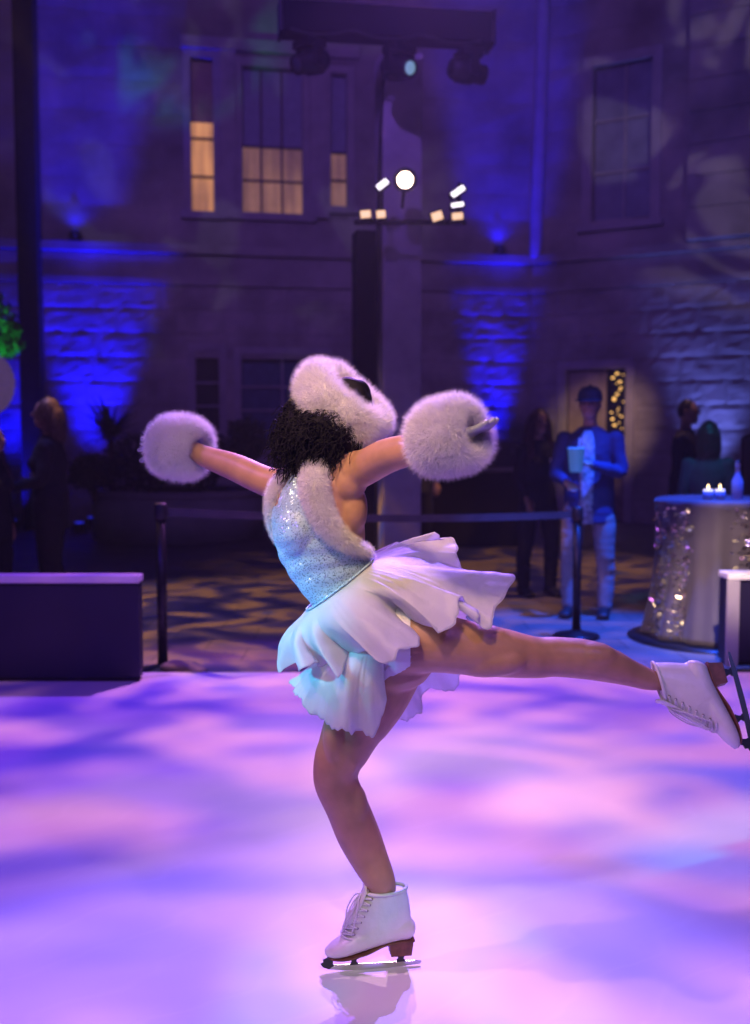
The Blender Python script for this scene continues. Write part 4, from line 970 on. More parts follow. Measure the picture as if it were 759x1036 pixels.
# woman with a badge
B1, B1b, kB = guest('woman with long brown hair and white name badge, dressed in black', 545, 10.2, 414, R(18), GG, top=M_SUIT, trousers=M_SUIT, hair='long', hairm=M_BROWN, female=True, legs=((-0.13, 0.02), (0.12, -0.05)),
      arms=[((-0.20, 0.03, 1.15), (-0.17, -0.10, 0.95)), ((0.21, -0.02, 1.16), (0.26, -0.22, 1.10))])
m = MB(); m.box(None, (0.10, 0.006, 0.055), M=Matrix.Translation((0.085, -0.170, 1.30)) @ Matrix.Rotation(R(-8), 4, 'Y')); bd_ = local('name_badge', m, mat('badge_white', (0.8, 0.8, 0.8), 0.4, var=0.03), B1, False, 0.002)
# man with cap and cup
C1, C1b, kC = guest('man in blue jacket, dark cap and pale trousers holding a cup', 597, 9.0, 391, R(-20), GG, top=M_BLUEJ, trousers=M_KHAKI, hat=True, hair='short', hairm=M_DARKH, topw=1.08, jacket_long=0.06, open_front=mat('patterned_shirt', (0.35, 0.45, 0.55), 0.7, var=0.6, scale=26),
      arms=[((-0.26, -0.03, 1.12), (-0.13, -0.26, 1.06)), ((0.25, -0.04, 1.14), (0.05, -0.27, 1.20))], legs=((-0.14, -0.03), (0.13, 0.02)))
hc = Vector((0, -0.02, 1.655))
m = MB(); m.lathe([(0.094, 0.035), (0.098, 0.06), (0.09, 0.105), (0.06, 0.138), (0.012, 0.15), (0.012, 0.158), (0.0, 0.158)], 28, hc); cp_ = local('cap', m, mat('navy_cap', (0.02, 0.04, 0.09), 0.8, var=0.2), C1)
m = MB()
Vb, Fb = [], []
for i in range(13):
    a = -math.pi / 2 + (i - 6) * 0.18
    for (rr, dz) in ((0.092, 0.045), (0.125, 0.042), (0.155 - 0.012 * abs(i - 6) / 2, 0.03)): Vb.append(hc + Vector((rr * math.cos(a), rr * math.sin(a), dz)))
    if i:
        for j in (0, 1): Fb.append(((i - 1) * 3 + j, (i - 1) * 3 + j + 1, i * 3 + j + 1, i * 3 + j))
m.add(Vb, Fb); br_ = local('brim', m, cp_.data.materials[0], cp_); br_.modifiers.new('s', 'SOLIDIFY').thickness = 0.006
cm = M4(C1); cup_c = cm @ Vector((-0.045, -0.365, 1.145))
ct_ = thing('drink_cup', 'tall pale cyan cup held by the man in the blue jacket', 'cup', cup_c)
M_CUP = mat('cyan_cup', (0.25, 0.68, 0.78), 0.45, var=0.03, emit=(0.05, 0.5, 0.7), es=0.10)  # faint glow put into the cup colour, the cup is no lamp
m = MB(); m.lathe([(0.0, 0.0), (0.045, 0.0), (0.050, 0.01), (0.066, 0.185), (0.070, 0.19), (0.068, 0.196), (0.062, 0.19), (0.0, 0.185)], 26); local('cup_wall', m, M_CUP, ct_)
m = MB(); m.tube([(0.01, 0, 0.15), (0.03, 0, 0.27)], 0.005, 8, 2); local('straw', m, M_WHITE, ct_)
spot('cup_lamp', (1.6, 5.6, 5.2), cup_c + Vector((0.05, 0, -0.1)), 260, (0.03, 0.28, 1.0), 11, 0.9, 0.05)
# guests at the cocktail table
D1, D1b, kD = guest('tall man with glasses in a black suit standing by the stone wall', 694, 11.0, 404, R(60), GG, top=M_SUIT, trousers=M_SUIT, hair='short', hairm=M_DARKH, topw=1.08, jacket_long=0.08)
m = MB()
for s_ in (-1, 1): m.add(*lathe([(0.024, -0.002), (0.024, 0.002), (0.020, 0.002), (0.020, -0.002)], 16, hc + Vector((s_ * 0.032, -0.102, 0.008)), (0, 1, 0), closed=True)); m.tube([hc + Vector((s_ * 0.056, -0.10, 0.012)), hc + Vector((s_ * 0.08, 0.0, 0.014))], 0.003, 6, 2)
m.tube([hc + Vector((-0.01, -0.104, 0.012)), hc + Vector((0.01, -0.104, 0.012))], 0.003, 6, 2); local('glasses', m, M_BLACK, D1)
guest('woman with a dark bob seen from behind, teal light on her shoulders', 717, 8.9, 426, R(165), GG, top=M_TEAL, trousers=M_SUIT, hair='bob', hairm=M_DARKH, female=True)
guest('guest in black cut by the right edge behind the cocktail table', 773, 8.8, 396, R(100), GG, top=M_SUIT, trousers=M_SUIT, hair='short', hairm=M_DARKH, topw=1.08)
guest('dark haired guest mostly hidden behind the raised right fur muff', 421, 12.5, 408, R(20), GG, top=M_SUIT, trousers=M_SUIT, hair='short', hairm=M_DARKH)
spot('teal_lamp', (3.0, 6.0, 5.5), P(717, 455, 8.9), 420, (0.02, 0.5, 1.0), 8, 0.9, 0.05)

# thin stage haze in the yard air
hz = MB(); hz.box((0, 25, 5.7), (124, 116, 13.5))
hzm = bpy.data.materials.new('haze_air'); hzm.use_nodes = True; nt = hzm.node_tree; nt.nodes.clear()
hzo = nt.nodes.new('ShaderNodeOutputMaterial'); pv = nt.nodes.new('ShaderNodeVolumePrincipled')
pv.inputs['Color'].default_value = (0.85, 0.85, 0.9, 1); pv.inputs['Density'].default_value = 0.0022; pv.inputs['Anisotropy'].default_value = 0.3
nt.links.new(pv.outputs[0], hzo.inputs['Volume'])
tag(hz.build('haze', hzm, smooth=False), kind='stuff')

# ------------------------------------------------------------------ the skater
Y0 = G(378, 980, 0.0).y
def S(u, v, dy): return P(u, v, Y0 + dy)
def rpx(p, y): return p * y / FPX
def sec(u, v, dy, hw, ratio=1.0):
    y = Y0 + dy; p = P(u, v, y); r = rpx(hw, y); return (p.x, p.y, p.z, r, r * ratio)
sk_ = thing('person', 'figure skater in a white ruffled dress gliding on one leg, arms spread, with fur muffs', 'person', (S(378, 980, 0).x, Y0, 0))
B = MB()
# trunk and neck
B.loft([sec(402, 672, 0, 40, .95), sec(396, 652, 0, 45, .95), sec(380, 628, 0, 42, .9), sec(361, 606, 0, 38, .85), sec(346, 590, 0, 36, .8), sec(334, 570, 0, 40, .8),
        sec(326, 548, 0, 45, .82), sec(322, 522, 0, 46, .86), sec(324, 500, 0, 42, .95), sec(327, 484, 0, 32, 1.25), sec(328, 470, 0, 20, 1.0)], 28, 6)
B.loft([sec(326, 482, 0.0, 19), sec(331, 458, 0.01, 15.5), sec(337, 436, 0.02, 16)], 16, 4)
B.ell(S(304, 534, 0), (.066, .115, .085), 22, 14)
# buttock of the lifted leg
B.ell(S(418, 640, -.03), (.085, .085, .075), 20, 14)
# head: crown points up to the right, face turned up and away
cax = Vector((0.62, -0.28, 0.73)).normalized(); f0 = Vector((-0.35, 0.93, 0.10)); fax = (f0 - f0.dot(cax) * cax).normalized(); sax = fax.cross(cax)
HM = Matrix((sax, fax, cax)).transposed()          # local x = her right-left, y = face, z = crown
HC = S(340, 419, 0.03)
def hp(x, y, z): return HC + HM @ Vector((x, y, z))
B.ell(HC, (.076, .093, .112), 24, 16, HM); B.ell(hp(0, .045, -.062), (.054, .05, .05), 16, 10, HM)
B.ell(hp(0, .102, -.012), (.012, .022, .02), 10, 8, HM); B.tube([hp(0, .086, .02), hp(0, .108, -.015)], [.008, .012], 8, 2)
B.ell(hp(0, .089, -.052), (.024, .009, .007), 12, 6, HM)
for s_ in (-1, 1): B.ell(hp(s_ * .078, -.005, 0), (.012, .02, .032), 10, 8, HM)
# arms
B.loft([sec(312, 488, .06, 20), sec(291, 490, .08, 17.5), sec(272, 488, .11, 15.5), sec(237, 472.5, .2, 14), sec(208, 462, .275, 11), sec(195, 455, .3, 9.0), sec(182, 451, .33, 8.5)], 16, 6)
B.loft([sec(338, 492, -.03, 25), sec(352, 479, -.05, 22), sec(371, 472, -.09, 18.5), sec(390, 462, -.15, 18), sec(410, 456, -.20, 16.5), sec(432, 450, -.25, 14), sec(450, 446, -.29, 11)], 18, 6)
# deltoid and shoulder blade
B.ell(S(352, 486, -.06), (.052, .05, .058), 16, 12); B.ell(S(355, 515, -.03), (.045, .06, .075), 16, 12)
# calf, hamstring and knee of the lifted leg
B.ell(S(594, 664, .02), (.085, .046, .042), 16, 10); B.ell(S(480, 646, -.05), (.10, .05, .04), 16, 10); B.ell(S(492, 668, -.06), (.11, .05, .045), 16, 10)
# standing leg
B.loft([sec(396, 664, .03, 38, .95), sec(381, 698, .03, 36, 1), sec(366, 722, .02, 34, 1), sec(357, 737, .015, 31, 1), sec(348, 757, .005, 27.5, 1), sec(342, 770, 0, 25, 1), sec(340, 790, 0, 23, 1), sec(351, 816, 0, 22.3, 1.02),
        sec(363, 845, 0, 22.3, 1.05), sec(376, 873, 0, 19, 1.02), sec(386, 893, 0, 15.5, 1), sec(391, 906, 0, 10.5, .9), sec(392, 922, 0, 9, .9)], 22, 6)
B.ell(S(328, 783, -.005), (.030, .040, .036), 14, 10); B.ell(S(334, 800, -.03), (.018, .02, .03), 12, 8)
B.ell(S(362, 822, -.012), (.030, .046, .075), 14, 10); B.ell(S(357, 765, -.045), (.014, .016, .05), 10, 8); B.ell(S(338, 745, -.03), (.03, .05, .09), 14, 10)
# lifted leg
B.loft([sec(405, 648, -.05, 36, .95), sec(440, 650, -.06, 31, 1), sec(470, 655, -.05, 28, 1), sec(505, 660, -.03, 25.5, 1), sec(540, 665, -.0, 21.5, 1), sec(562, 664.5, .02, 20.5, 1), sec(592, 667, .03, 20.5, 1.0), sec(616, 673, .04, 18, 1), sec(638, 681, .05, 13.8, 1), sec(655, 687, .055, 11.5, 1), sec(668, 690, .055, 9, .9), sec(680, 691, .055, 8, .9)], 22, 6)
body_me = fuse(B, 0.0055, 5)
body = link('body', body_me, M_SKIN, sk_)
for s_ in (-1, 1):
    e = MB(); e.ell(hp(s_ * .031, .083, .008), (.012, .009, .009), 10, 8, HM); e.build('eye', M_BLACK, body)
bvh = BVHTree.FromPolygons([v.co.copy() for v in body_me.vertices], [tuple(p.vertices) for p in body_me.polygons])
CAMP = Vector((0, 0, CAMH))
def on_body(u, v, fallback_dy=-.08, lift=0.0):
    h = bvh.ray_cast(CAMP, ray(u, v).normalized())
    p = h[0] if h[0] is not None and abs(h[0].y - Y0) < .35 else S(u, v, fallback_dy)
    return p + (h[1] * lift if h[0] is not None else Vector((0, -lift, 0)))

# dress bodice: skin of the trunk lifted a few millimetres, cut at neckline, open back and leg line
V, T = arrays(body_me)
Pm = np.array([proj(p) for p in V])
near = [(300, 474), (312, 484), (317, 500), (322, 520), (338, 542), (360, 556), (378, 563)]
far = [(303, 474), (287, 495), (280, 515), (281, 545)]
def lerp_u(pl, v):
    vs = [q[1] for q in pl]; us = [q[0] for q in pl]; return np.interp(v, vs, us)
U_, V_ = Pm[:, 0], Pm[:, 1]
incl = (V_ >= 478) & (U_ < np.where(V_ < 563, lerp_u(near, V_), 999)) & (U_ > np.where(V_ < 545, lerp_u(far, V_) - (V_ > 512) * 40, 0))
incl &= (V_ < 693 + (U_ - 380) * -0.55) & (U_ < 417) & (V_ < 690) & (U_ > 262)
incl &= ~((U_ < 279) & (V_ < 508))
tri_in = incl[T].all(1)
used = np.unique(T[tri_in]); remap = -np.ones(len(V), int); remap[used] = np.arange(len(used))
nn = np.empty(len(body_me.vertices) * 3); body_me.vertices.foreach_get('normal', nn); nn = nn.reshape(-1, 3)
DV = V[used] + nn[used] * 0.005
for i, p in enumerate(DV):      # tension folds across the waist
    pu, pv = Pm[used[i]]
    k = math.exp(-((pv - 570) / 34.0) ** 2)
    DV[i] = p + nn[used[i]] * (0.0016 * k * math.sin((pv * 0.80 + pu * 0.35) * 0.40 + 2.5 * noise.noise(Vector(p) * 9)))
dm = from_np('bodice', DV, np.zeros((0, 4), int), remap[T[tri_in]])
dress = link('dress', dm, M_SEQUIN, sk_)
dm.materials.append(M_BRIEF); um = Pm[used]; tri_r = remap[T[tri_in]]
low = (um[tri_r][:, :, 1].mean(1) - 592) + (um[tri_r][:, :, 0].mean(1) - 345) * 0.77 > 6
dm.polygons.foreach_set('material_index', low.astype(np.int32)) if len(dm.polygons) == len(low) else None

# skirt tiers: a waist loop, a hem loop and the cloth flaring between
up_ax = (S(331, 570, 0) - S(361, 606, 0)).normalized()
def skirt(wl, wr, wdepth, hem, nfl, amp, rows, lift, seed, droop=0.0):
    Lp, Rp = S(*wl, 0), S(*wr, 0); Wc = (Lp + Rp) / 2; A_ = Lp - Wc; D_ = Vector((0, -wdepth, 0))
    th = [h[0] / 360.0 for h in hem]
    N = 640
    hp_ = cr_closed([tuple(S(h[1], h[2], h[3])) for h in hem], N, th)
    sg = 30; ker = np.exp(-0.5 * (np.arange(-3 * sg, 3 * sg + 1) / sg) ** 2); ker /= ker.sum()
    idx = (np.arange(N)[:, None] + np.arange(-3 * sg, 3 * sg + 1)[None, :]) % N
    hs_ = (hp_[idx] * ker[None, :, None]).sum(1)
    V = []
    for r in range(rows + 1):
        f = r / rows
        for k in range(N):
            t = 2 * math.pi * k / N
            w_ = Wc + A_ * math.cos(t) + D_ * math.sin(t); rad_ = (A_.normalized() * math.cos(t) + D_.normalized() * math.sin(t))
            H = Vector(hp_[k])
            p = w_.lerp(Vector(hs_[k]), f) + (H - Vector(hs_[k])) * f ** 2.0 + rad_ * (lift * math.sin(math.pi * f) * (1 - 0.4 * f)) + up_ax * lift * 0.5 * math.sin(math.pi * f)
            lf_ = lift * (0.8 * math.exp(-(((math.degrees(t)) - 180) / 42.0) ** 2)); p -= rad_ * (lf_ * math.sin(math.pi * f) * (1 - 0.4 * f)) + up_ax * lf_ * 0.5 * math.sin(math.pi * f)
            tn = Vector(hp_[(k + 2) % N]) - Vector(hp_[k - 2]); tn.normalize()
            dn = (H - w_).normalized(); nr = tn.cross(dn)
            ph = t * nfl + 1.7 * noise.noise(Vector((math.cos(t) * 2, math.sin(t) * 2, seed)))
            a = amp * (0.55 + 0.9 * abs(noise.noise(Vector((math.cos(t) * 3, math.sin(t) * 3, seed + 5)))))
            p += nr * (a * f ** 1.8 * math.sin(ph)) + dn * (0.5 * a * f * f * math.cos(2 * ph)) + Vector((0, 1, 0)) * (a * 0.8 * f ** 2 * math.cos(ph * 0.5 + seed))
            fine = math.sin(t * 47 + 5 * noise.noise(Vector((math.cos(t) * 4, math.sin(t) * 4, seed + 9))) + 2 * f)
            p += nr * (0.0006 * fine * (0.35 + f) * (0.6 + noise.noise(Vector((math.cos(t) * 5, math.sin(t) * 5, f * 2 + seed)))))
            p += dn * (0.0022 * f ** 3 * math.sin(t * 61 + 3 * noise.noise(Vector((math.cos(t) * 6, math.sin(t) * 6, seed)))))
            p += nr * (0.0030 * noise.noise(p * 34 + Vector((seed * 3, 0, 0))) * min(1, f * 1.5))
            p += nr * 0.007 * noise.noise(p * 11 + Vector((seed, 0, 0))) * f
            V.append(p)
    Fc = []
    for r in range(rows):
        for k in range(N):
            k2 = (k + 1) % N; Fc.append((r * N + k, r * N + k2, (r + 1) * N + k2, (r + 1) * N + k))
    return V, Fc, N
def build_skirt(args, m):
    V, Fc, N = skirt(*args)
    o = MB().add(V, Fc).build('skirt_tier', m, dress)
    md = o.modifiers.new('s', 'SOLIDIFY'); md.thickness = 0.0012; md.offset = 0
    # rolled hem
    h = MB(); pts = V[-N:]; n = 6; HV = []; HF = []
    for k in range(N):
        t = (Vector(pts[(k + 1) % N]) - Vector(pts[k - 1])).normalized(); a = t.orthogonal().normalized(); b = t.cross(a)
        a = (Vector((0, -1, 0)) - t * t.dot(Vector((0, -1, 0)))).normalized(); b = t.cross(a)
        HV += [Vector(pts[k]) + (a * math.cos(j * math.pi / 3) + b * math.sin(j * math.pi / 3)) * 0.0009 for j in range(6)]
        for j in range(6): HF.append((k * 6 + j, k * 6 + (j + 1) % 6, ((k + 1) % N) * 6 + (j + 1) % 6, ((k + 1) % N) * 6 + j))
    h.add(HV, HF).build('rolled_hem', m, dress)
    return o
upper = [(0, 283, 677, .00), (11, 296, 672, -.03), (21, 309, 676, -.12), (30, 322, 669, -.05), (41, 340, 684, -.17), (51, 353, 660, -.07), (62, 372, 660, -.20), (72, 388, 667, -.22), (84, 409, 662, -.21), (94, 424, 642, -.17), (103, 411, 619, -.08), (112, 421, 624, -.12), (123, 444, 637, -.20), (134, 458, 627, -.14),
         (146, 472, 607, -.08), (156, 488, 632, -.15), (166, 499, 630, -.12), (180, 518, 583, -.01), (193, 492, 578, .05), (205, 464, 577, .10), (216, 464, 558, .08), (228, 455, 546, .15), (242, 436, 540, .12), (256, 414, 550, .20), (270, 396, 551, .15), (285, 372, 577, .17), (310, 335, 625, .15), (335, 300, 656, .09)]
lower = [(0, 296, 690, .03), (25, 303, 708, -.05), (48, 326, 731, -.10), (66, 350, 739, -.13), (80, 366, 741, -.12), (94, 381, 741, -.11), (106, 391, 708, -.11), (120, 386, 683, -.10), (140, 400, 672, -.11), (160, 440, 645, -.10), (180, 470, 615, -.02), (205, 472, 640, .09), (228, 463, 692, .14), (240, 447, 700, .12), (250, 429, 703, .15), (262, 425, 722, .14), (280, 400, 727, .16), (305, 365, 716, .15), (335, 318, 700, .10)]
build_skirt(((352, 652), (408, 610), .105, lower, 10, .013, 40, .03, 3.3), M_SATIN)
build_skirt(((312, 617), (377, 567), .088, upper, 12, .026, 46, .035, 1.1), M_SATIN)
wb_ = MB(); Lp, Rp = S(311, 616, 0), S(377, 566, 0); Wc = (Lp + Rp) / 2
ptsw = [Wc + (Lp - Wc) * 1.02 * math.cos(t) + Vector((0, -.092, 0)) * math.sin(t) for t in np.linspace(0, 2 * math.pi, 49)]
wb_.tube(ptsw, 0.0032, 8, 2); wb_.build('waistband', M_SEQUIN, dress)

# fur collar, both sides of the neckline
def fur_tube(path, radii, n, name, parent, L=.016):
    m = MB(); m.loft([(*p, r, r) for p, r in zip(path, radii)], 16, 5, (0, 1, 0))
    me = furry(fuse(m, .006, 3), n * 2, L, .0008, .42, (0, 0, -.15))
    return link(name, me, M_FUR, parent)
px2 = lambda q: q * Y0 / FPX * .92
npath = [(330, 464), (322, 472), (318, 486), (320, 502), (326, 520), (337, 538), (352, 551), (370, 560)]
fur_tube([on_body(u, v, -.07, .006) for u, v in npath], [px2(8), px2(12), px2(13.5), px2(13.5), px2(12.5), px2(11), px2(8.5), px2(6)], 12000, 'fur_collar', dress)
fpath = [(304, 480, -.03), (292, 487, -.02), (283, 499, -.01), (279, 515, 0), (280, 532, 0), (283, 546, -.01)]
fur_tube([S(*q) for q in fpath], [px2(9), px2(12), px2(12), px2(9.5), px2(7), px2(4)], 8000, 'fur_collar', dress)

# fur headband
hb = MB(); prof = []
for i in range(24):
    a = 2 * math.pi * i / 24; ca, sa = math.cos(a), math.sin(a)
    prof.append((.098 + .036 * math.copysign(abs(ca) ** .8, ca), .050 * math.copysign(abs(sa) ** .8, sa)))
hb.lathe(prof, 64, HC + cax * .030 + Vector((0, 0, .006)), cax, closed=True)
hbm = fuse(hb, .006, 3)
for v_ in hbm.vertices: v_.co += v_.normal * (.011 * noise.noise(v_.co * 13 + Vector((4, 1, 2))) + .005 * noise.noise(v_.co * 38))
hbm = furry(hbm, 52000, .020, .0008, .45, lvar=.6)
link('fur_headband', hbm, M_FUR, sk_)

# dark curls
ha = MB()
ha.ell(HC + fax * -.012, (.084, .095, .117), 24, 16, HM)
ha.loft([sec(342, 428, -.035, 30, 1.0), sec(324, 436, -.045, 27, 1.1), sec(309, 442, -.05, 21, 1.2), sec(303, 452, -.05, 14, 1.2)], 18, 5)
ha.loft([sec(303, 414, -.01, 13, 1.2), sec(298, 436, -.03, 14, 1.4), sec(301, 456, -.05, 10, 1.3)], 14, 5)
ha.loft([sec(325, 448, -.06, 17, 1.0), sec(348, 450, -.06, 11, 1.0), sec(364, 452, -.05, 6, 1.0)], 14, 5)
hme = fuse(ha, .008, 3)
for v_ in hme.vertices: v_.co += v_.normal * .009 * noise.noise(v_.co * 38)
hv, ht = arrays(hme)
hair_mb = MB(); hair_mb.add([tuple(p) for p in hv], [tuple(t) for t in ht])
cen = S(312, 440, -.04)
def curl(p, d_, L, r0, turns, th):
    d_ = d_.normalized(); a = d_.orthogonal().normalized(); b = d_.cross(a); n = int(turns * 8); ph = random.uniform(0, 6.28); pts = []
    g_ = Vector((0, 0, 0))
    for i in range(n + 1):
        f = i / n; g_ = Vector((-.012, 0, -.045)) * f * f
        pts.append(p + d_ * L * f + g_ + (a * math.cos(ph + f * turns * 6.283) + b * math.sin(ph + f * turns * 6.283)) * r0 * (0.4 + 0.6 * math.sin(math.pi * min(1, .15 + f * .8))))
    return tube(pts, [th * (1 - .5 * i / n) for i in range(n + 1)], 5, 1)
random.seed(5)
Vn = np.empty(len(hme.vertices) * 3); hme.vertices.foreach_get('normal', Vn); Vn = Vn.reshape(-1, 3)
cnt = 0
while cnt < 1250:
    i = random.randrange(len(hv)); p = Vector(hv[i]); pu, pv = proj(p)
    qv = p - (HC + cax * .03); qd = qv.dot(cax)
    if qd > .0: continue
    if pu > 352 and random.random() < .8: continue
    n_ = Vector(Vn[i]); cnt += 1
    hang = Vector((-.20, -.05, -.40)) + Vector((random.gauss(0, .35), random.gauss(0, .35), random.gauss(0, .35)))
    hair_mb.add(*curl(p - n_ * .004, n_ * .25 + hang * (.3 if qd > 0 else 1), random.uniform(.022, .05), random.uniform(.006, .0115), random.uniform(1.3, 2.8), random.uniform(.0011, .0023)))
hair_mb.build('hair', M_HAIR, sk_)

# muffs on the wrists, gloved hands
def muff(c, axis, R_, half, name='wrist_muff', n=48000, hole=.034):
    m = MB(); prof = []
    rc, rr = (R_ + hole) / 2, (R_ - hole) / 2
    for i in range(24):
        a = 2 * math.pi * i / 24; ca, sa = math.cos(a), math.sin(a); prof.append((rc + rr * math.copysign(abs(ca) ** .85, ca), half * math.copysign(abs(sa) ** .85, sa)))
    m.lathe(prof, 48, c, axis, closed=True)
    me = fuse(m, .006, 3)
    for v_ in me.vertices: v_.co += v_.normal * (.006 * noise.noise(v_.co * 15) + .005 * noise.noise(v_.co * 40))
    return link(name, furry(me, n, .021, .0008, .45, lvar=.6), M_FUR, sk_)
def glove(wr, dirv, palm_n, scale=1.0, spread=.12, curl_=.35, thumb_side=1, name='glove'):
    d_ = dirv.normalized(); n_ = (palm_n - palm_n.dot(d_) * d_).normalized(); s_ = d_.cross(n_) * thumb_side
    m = MB(); k = scale
    m.loft([(*(wr - d_ * .05 * k), .027 * k, .022 * k), (*wr, .026 * k, .021 * k), (*(wr + d_ * .04 * k), .038 * k, .018 * k), (*(wr + d_ * .088 * k), .040 * k, .014 * k)], 16, 4, n_)
    for o_, l_, sp in ((.030, .070, 1), (.010, .080, .3), (-.010, .075, -.3), (-.029, .060, -1)):
        a0 = wr + (d_ * .08 + s_ * o_) * k; fd = (d_ + s_ * spread * sp).normalized()
        m.tube([a0, a0 + fd * l_ * .45 * k, a0 + (fd * l_ * .75 + n_ * l_ * .3 * curl_) * k, a0 + (fd * l_ * .95 + n_ * l_ * .75 * curl_) * k], [.0098 * k, .0092 * k, .0085 * k, .0075 * k], 10, 4)
    m.tube([wr + (d_ * .02 + s_ * .026) * k, wr + (d_ * .05 + s_ * .052) * k, wr + (d_ * .085 + s_ * .066 + n_ * .012) * k], [.0125 * k, .0110 * k, .0085 * k], 10, 3)
    return link(name, fuse(m, .0032, 2), M_GLOVE, sk_)
ms = MB()
muff(S(181.5, 452, .33), Vector((-.80, .42, .12)), .087, .066)
glove(S(184, 451, .325), Vector((-.93, .25, .04)), Vector((0, 1, -.3)), .90, .42, .15, 1)
muff(S(453.5, 442, -.28), Vector((.72, -.60, .22)), .087, .072)
glove(S(449, 449, -.29), Vector((.84, -.30, .36)), Vector((-.25, .15, .9)), .90, .04, .12, -1)

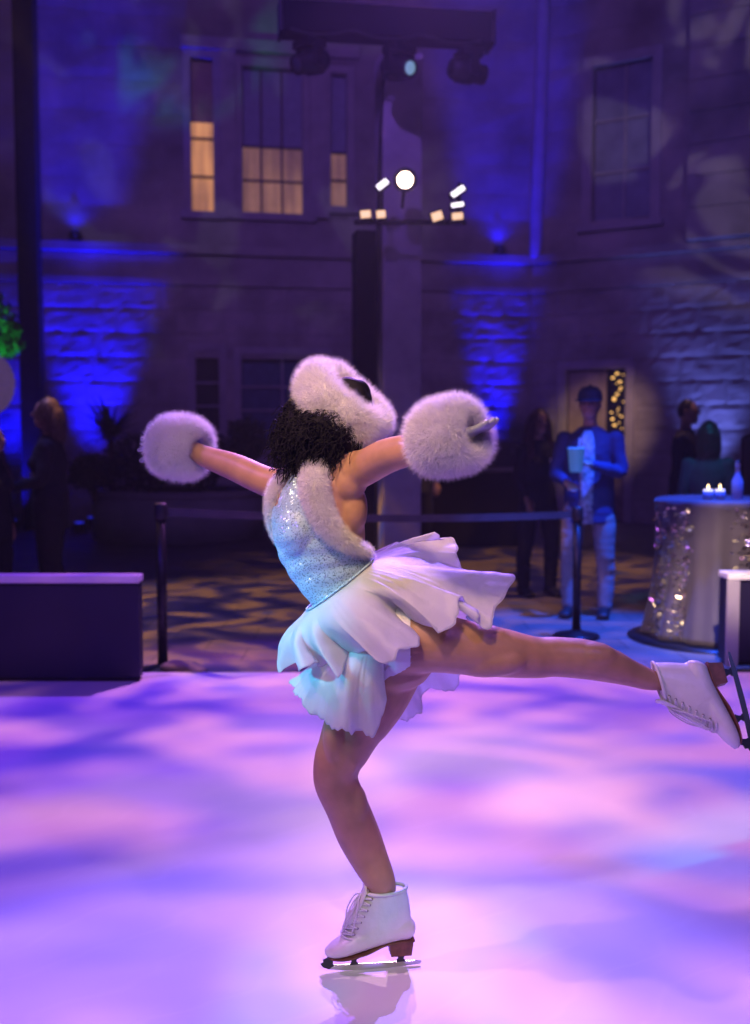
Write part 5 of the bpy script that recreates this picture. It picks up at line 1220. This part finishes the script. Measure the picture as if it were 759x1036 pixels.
# skates, modelled in pixel-sized units around the standing blade, toe towards -x
MPX = Y0 / FPX
def skate(flex, xf, label=None):
    """flex: how far the shaft leans back; xf: matrix from boot frame (metres) to world"""
    def fx(p):
        x, y, z = p; 
        if flex and z > 30: x = x + flex * (z - 30) ** 1.12
        return Vector((x * MPX, y * MPX, z * MPX))
    def put(name, mb_or_me, m, parent, vox=None, smooth=True):
        if isinstance(mb_or_me, MB): 
            mb_or_me.v = [tuple(xf @ fx(p)) for p in mb_or_me.v]
            if vox: me = fuse(mb_or_me, vox, 3); return link(name, me, m, parent)
            return mb_or_me.build(name, m, parent, smooth)
    b = MB()
    b.loft([(36, 0, 41, 11.5, 11.5), (25, 0, 42, 13, 12.5), (6, 0, 39, 13.5, 13), (-14, 0, 33.5, 12.8, 14.5), (-31, 0, 27, 10.2, 15), (-42, 0, 23, 7.4, 12.5), (-48, 0, 21.5, 4.5, 8)], 20, 5)
    b.loft([(8, 0, 38, 33, 13.5), (5.5, 0, 46, 36, 13.8), (9.5, 0, 58, 32, 13.4), (12.5, 0, 70, 26.5, 13.4), (13.5, 0, 80, 22.5, 14), (13.5, 0, 84, 21.8, 14.6)], 22, 4, cap=False)
    boot = put('ice_skate', b, M_BOOT, sk_, .0042)
    c = MB(); rr = [(13 + 21.5 * math.cos(t), 14.6 * math.sin(t), 84.5 + 1.5 * math.cos(t)) for t in np.linspace(0, 2 * math.pi, 33)]
    c.tube(rr, 2.0, 8, 2); put('padded_collar', c, M_BOOT, boot)
    # tongue standing above the collar
    t_ = MB(); t_.loft([(-26, 0, 52, 3, 8), (-16, 0, 70, 2.6, 9), (-9.5, 0, 84, 2.2, 9), (-9, 0, 91, 1.8, 7.5)], 12, 4); put('tongue', t_, M_BOOT, boot)
    # sole and heel
    s_ = MB(); s_.loft([(42, 0, 30.0, 1.5, 9.5), (22, 0, 29.0, 1.5, 9.5), (8, 0, 25.8, 1.6, 9), (-8, 0, 20.5, 1.6, 12), (-28, 0, 16.8, 1.6, 13.5), (-42, 0, 16.2, 1.5, 11), (-47, 0, 17.2, 1.4, 6)], 12, 4); put('sole', s_, M_HEEL, boot)
    h_ = MB(); h_.add(*prism([(17.5, 15), (39, 15), (41, 29.6), (15.5, 28.4)], -8.5, 8.5)); put('heel', h_, M_HEEL, boot, None, False)
    # blade: runner with toe pick, stanchions, mounting plates
    bl = MB(); bl.add(*prism([(-47, 3.2), (-30, .6), (0, 0), (30, .4), (50, 2.2), (51, 4.2), (44, 5.6), (-20, 6.4), (-44, 7.4)], -.85, .85)); 
    put('blade', bl, M_BLADE, boot, None, False)
    st_ = MB()
    st_.add(*prism([(-47, 3.5), (-53, 6.0), (-55.5, 9.0), (-52.5, 10.2), (-53, 13), (-49, 14.5), (-47.5, 17.0), (-42, 17.0), (-43, 10), (-42, 6.8)], -1.5, 1.5))
    st_.add(*prism([(-25, 6.2), (-16, 6.2), (-18.5, 9.5), (-16, 16.2), (-27, 16.2), (-22.5, 9.5)], -1.6, 1.6))
    st_.add(*prism([(24, 5.8), (34, 5.8), (31.5, 9), (34, 14.2), (24, 14.2), (26.5, 9)], -1.6, 1.6))
    st_.box((-32, 0, 15.6), (30, 14, 1.2)); st_.box((28, 0, 14.6), (20, 12, 1.0))
    put('blade_mount', st_, M_DSTEEL, boot, None, False)
    # eyelets, hooks and laces follow the front ridge
    def arc(z, deg, o=0.0):
        x0 = np.interp(z, [30, 38, 46, 52, 58, 64, 70, 76, 82], [-34, -32.5, -30, -26.5, -22.5, -18.5, -14.5, -11.5, -9.5]); hw = np.interp(z, [30, 50, 60, 84], [26, 34, 31, 22])
        a = R(deg); return (x0 + hw * (1 - math.cos(a)) - o * math.cos(a) * .9, (14.2 + o) * math.sin(a), z + o * .45)
    def ridge(z, side, o=0.0): return arc(z, 46 * side, o)
    zs = [37, 43, 49, 55, 61, 67, 73, 79]
    for z in zs:
        for sd in (-1, 1):
            ey = MB(); ey.ell(ridge(z, sd, .3), (1.2, 1.2, 1.2), 8, 6); put('eyelet', ey, M_EYELET, boot)
    la = MB()
    for i, z in enumerate(zs):
        la.tube([arc(z, q, 1.1) for q in (-46, -30, -15, 0, 15, 30, 46)], .95, 6, 2)
        if i < len(zs) - 1:
            for sd in (-1, 1): la.tube([arc(z + (zs[i + 1] - z) * (q + 46) / 92, q * sd, 1.9 + .5 * (sd > 0)) for q in (-46, -28, -10, 10, 28, 46)], .95, 6, 2)
    k0 = ridge(80, 0, 3.4)
    for (pth) in ([k0, (k0[0] - 8, -5, k0[2] - 5), (k0[0] - 17, -8, k0[2] - 22), (k0[0] - 20, -8, k0[2] - 36), (k0[0] - 14, -7, k0[2] - 24), (k0[0] - 3, -3, k0[2] - 4)],
                  [k0, (k0[0] - 6, 6, k0[2] - 4), (k0[0] - 13, 9, k0[2] - 18), (k0[0] - 14, 9, k0[2] - 30), (k0[0] - 8, 7, k0[2] - 18), k0],
                  [k0, (k0[0] - 4, -7, k0[2] - 6), (k0[0] - 7, -12, k0[2] - 20), (k0[0] - 12, -13, k0[2] - 38)], [k0, (k0[0] - 3, 7, k0[2] - 7), (k0[0] - 8, 11, k0[2] - 22), (k0[0] - 10, 12, k0[2] - 34)]):
        la.tube(pth, .8, 6, 4)
    put('lace', la, M_LACE, boot)
    return boot
o0 = S(378, 981.5, 0); o0.z = 0.0005
skate(0.0, Matrix.Translation(o0) @ Matrix.Rotation(R(9), 4, 'Z'))
# lifted skate: sole facing away to the right, toe down
zl = Vector((-.985, .02, -.17)).normalized(); xl = Vector((-.18, .42, .89)); xl = (xl - xl.dot(zl) * zl).normalized(); yl = zl.cross(xl)
Rm = Matrix((xl, yl, zl)).transposed().to_4x4(); SC = .97
tgt = S(725.5, 683, .055); fl_ = (28 * MPX, 0, 22 * MPX)
skate(.20, Matrix.Translation(tgt - (Rm.to_3x3() @ Vector(fl_)) * SC) @ Rm @ Matrix.Scale(SC, 4))
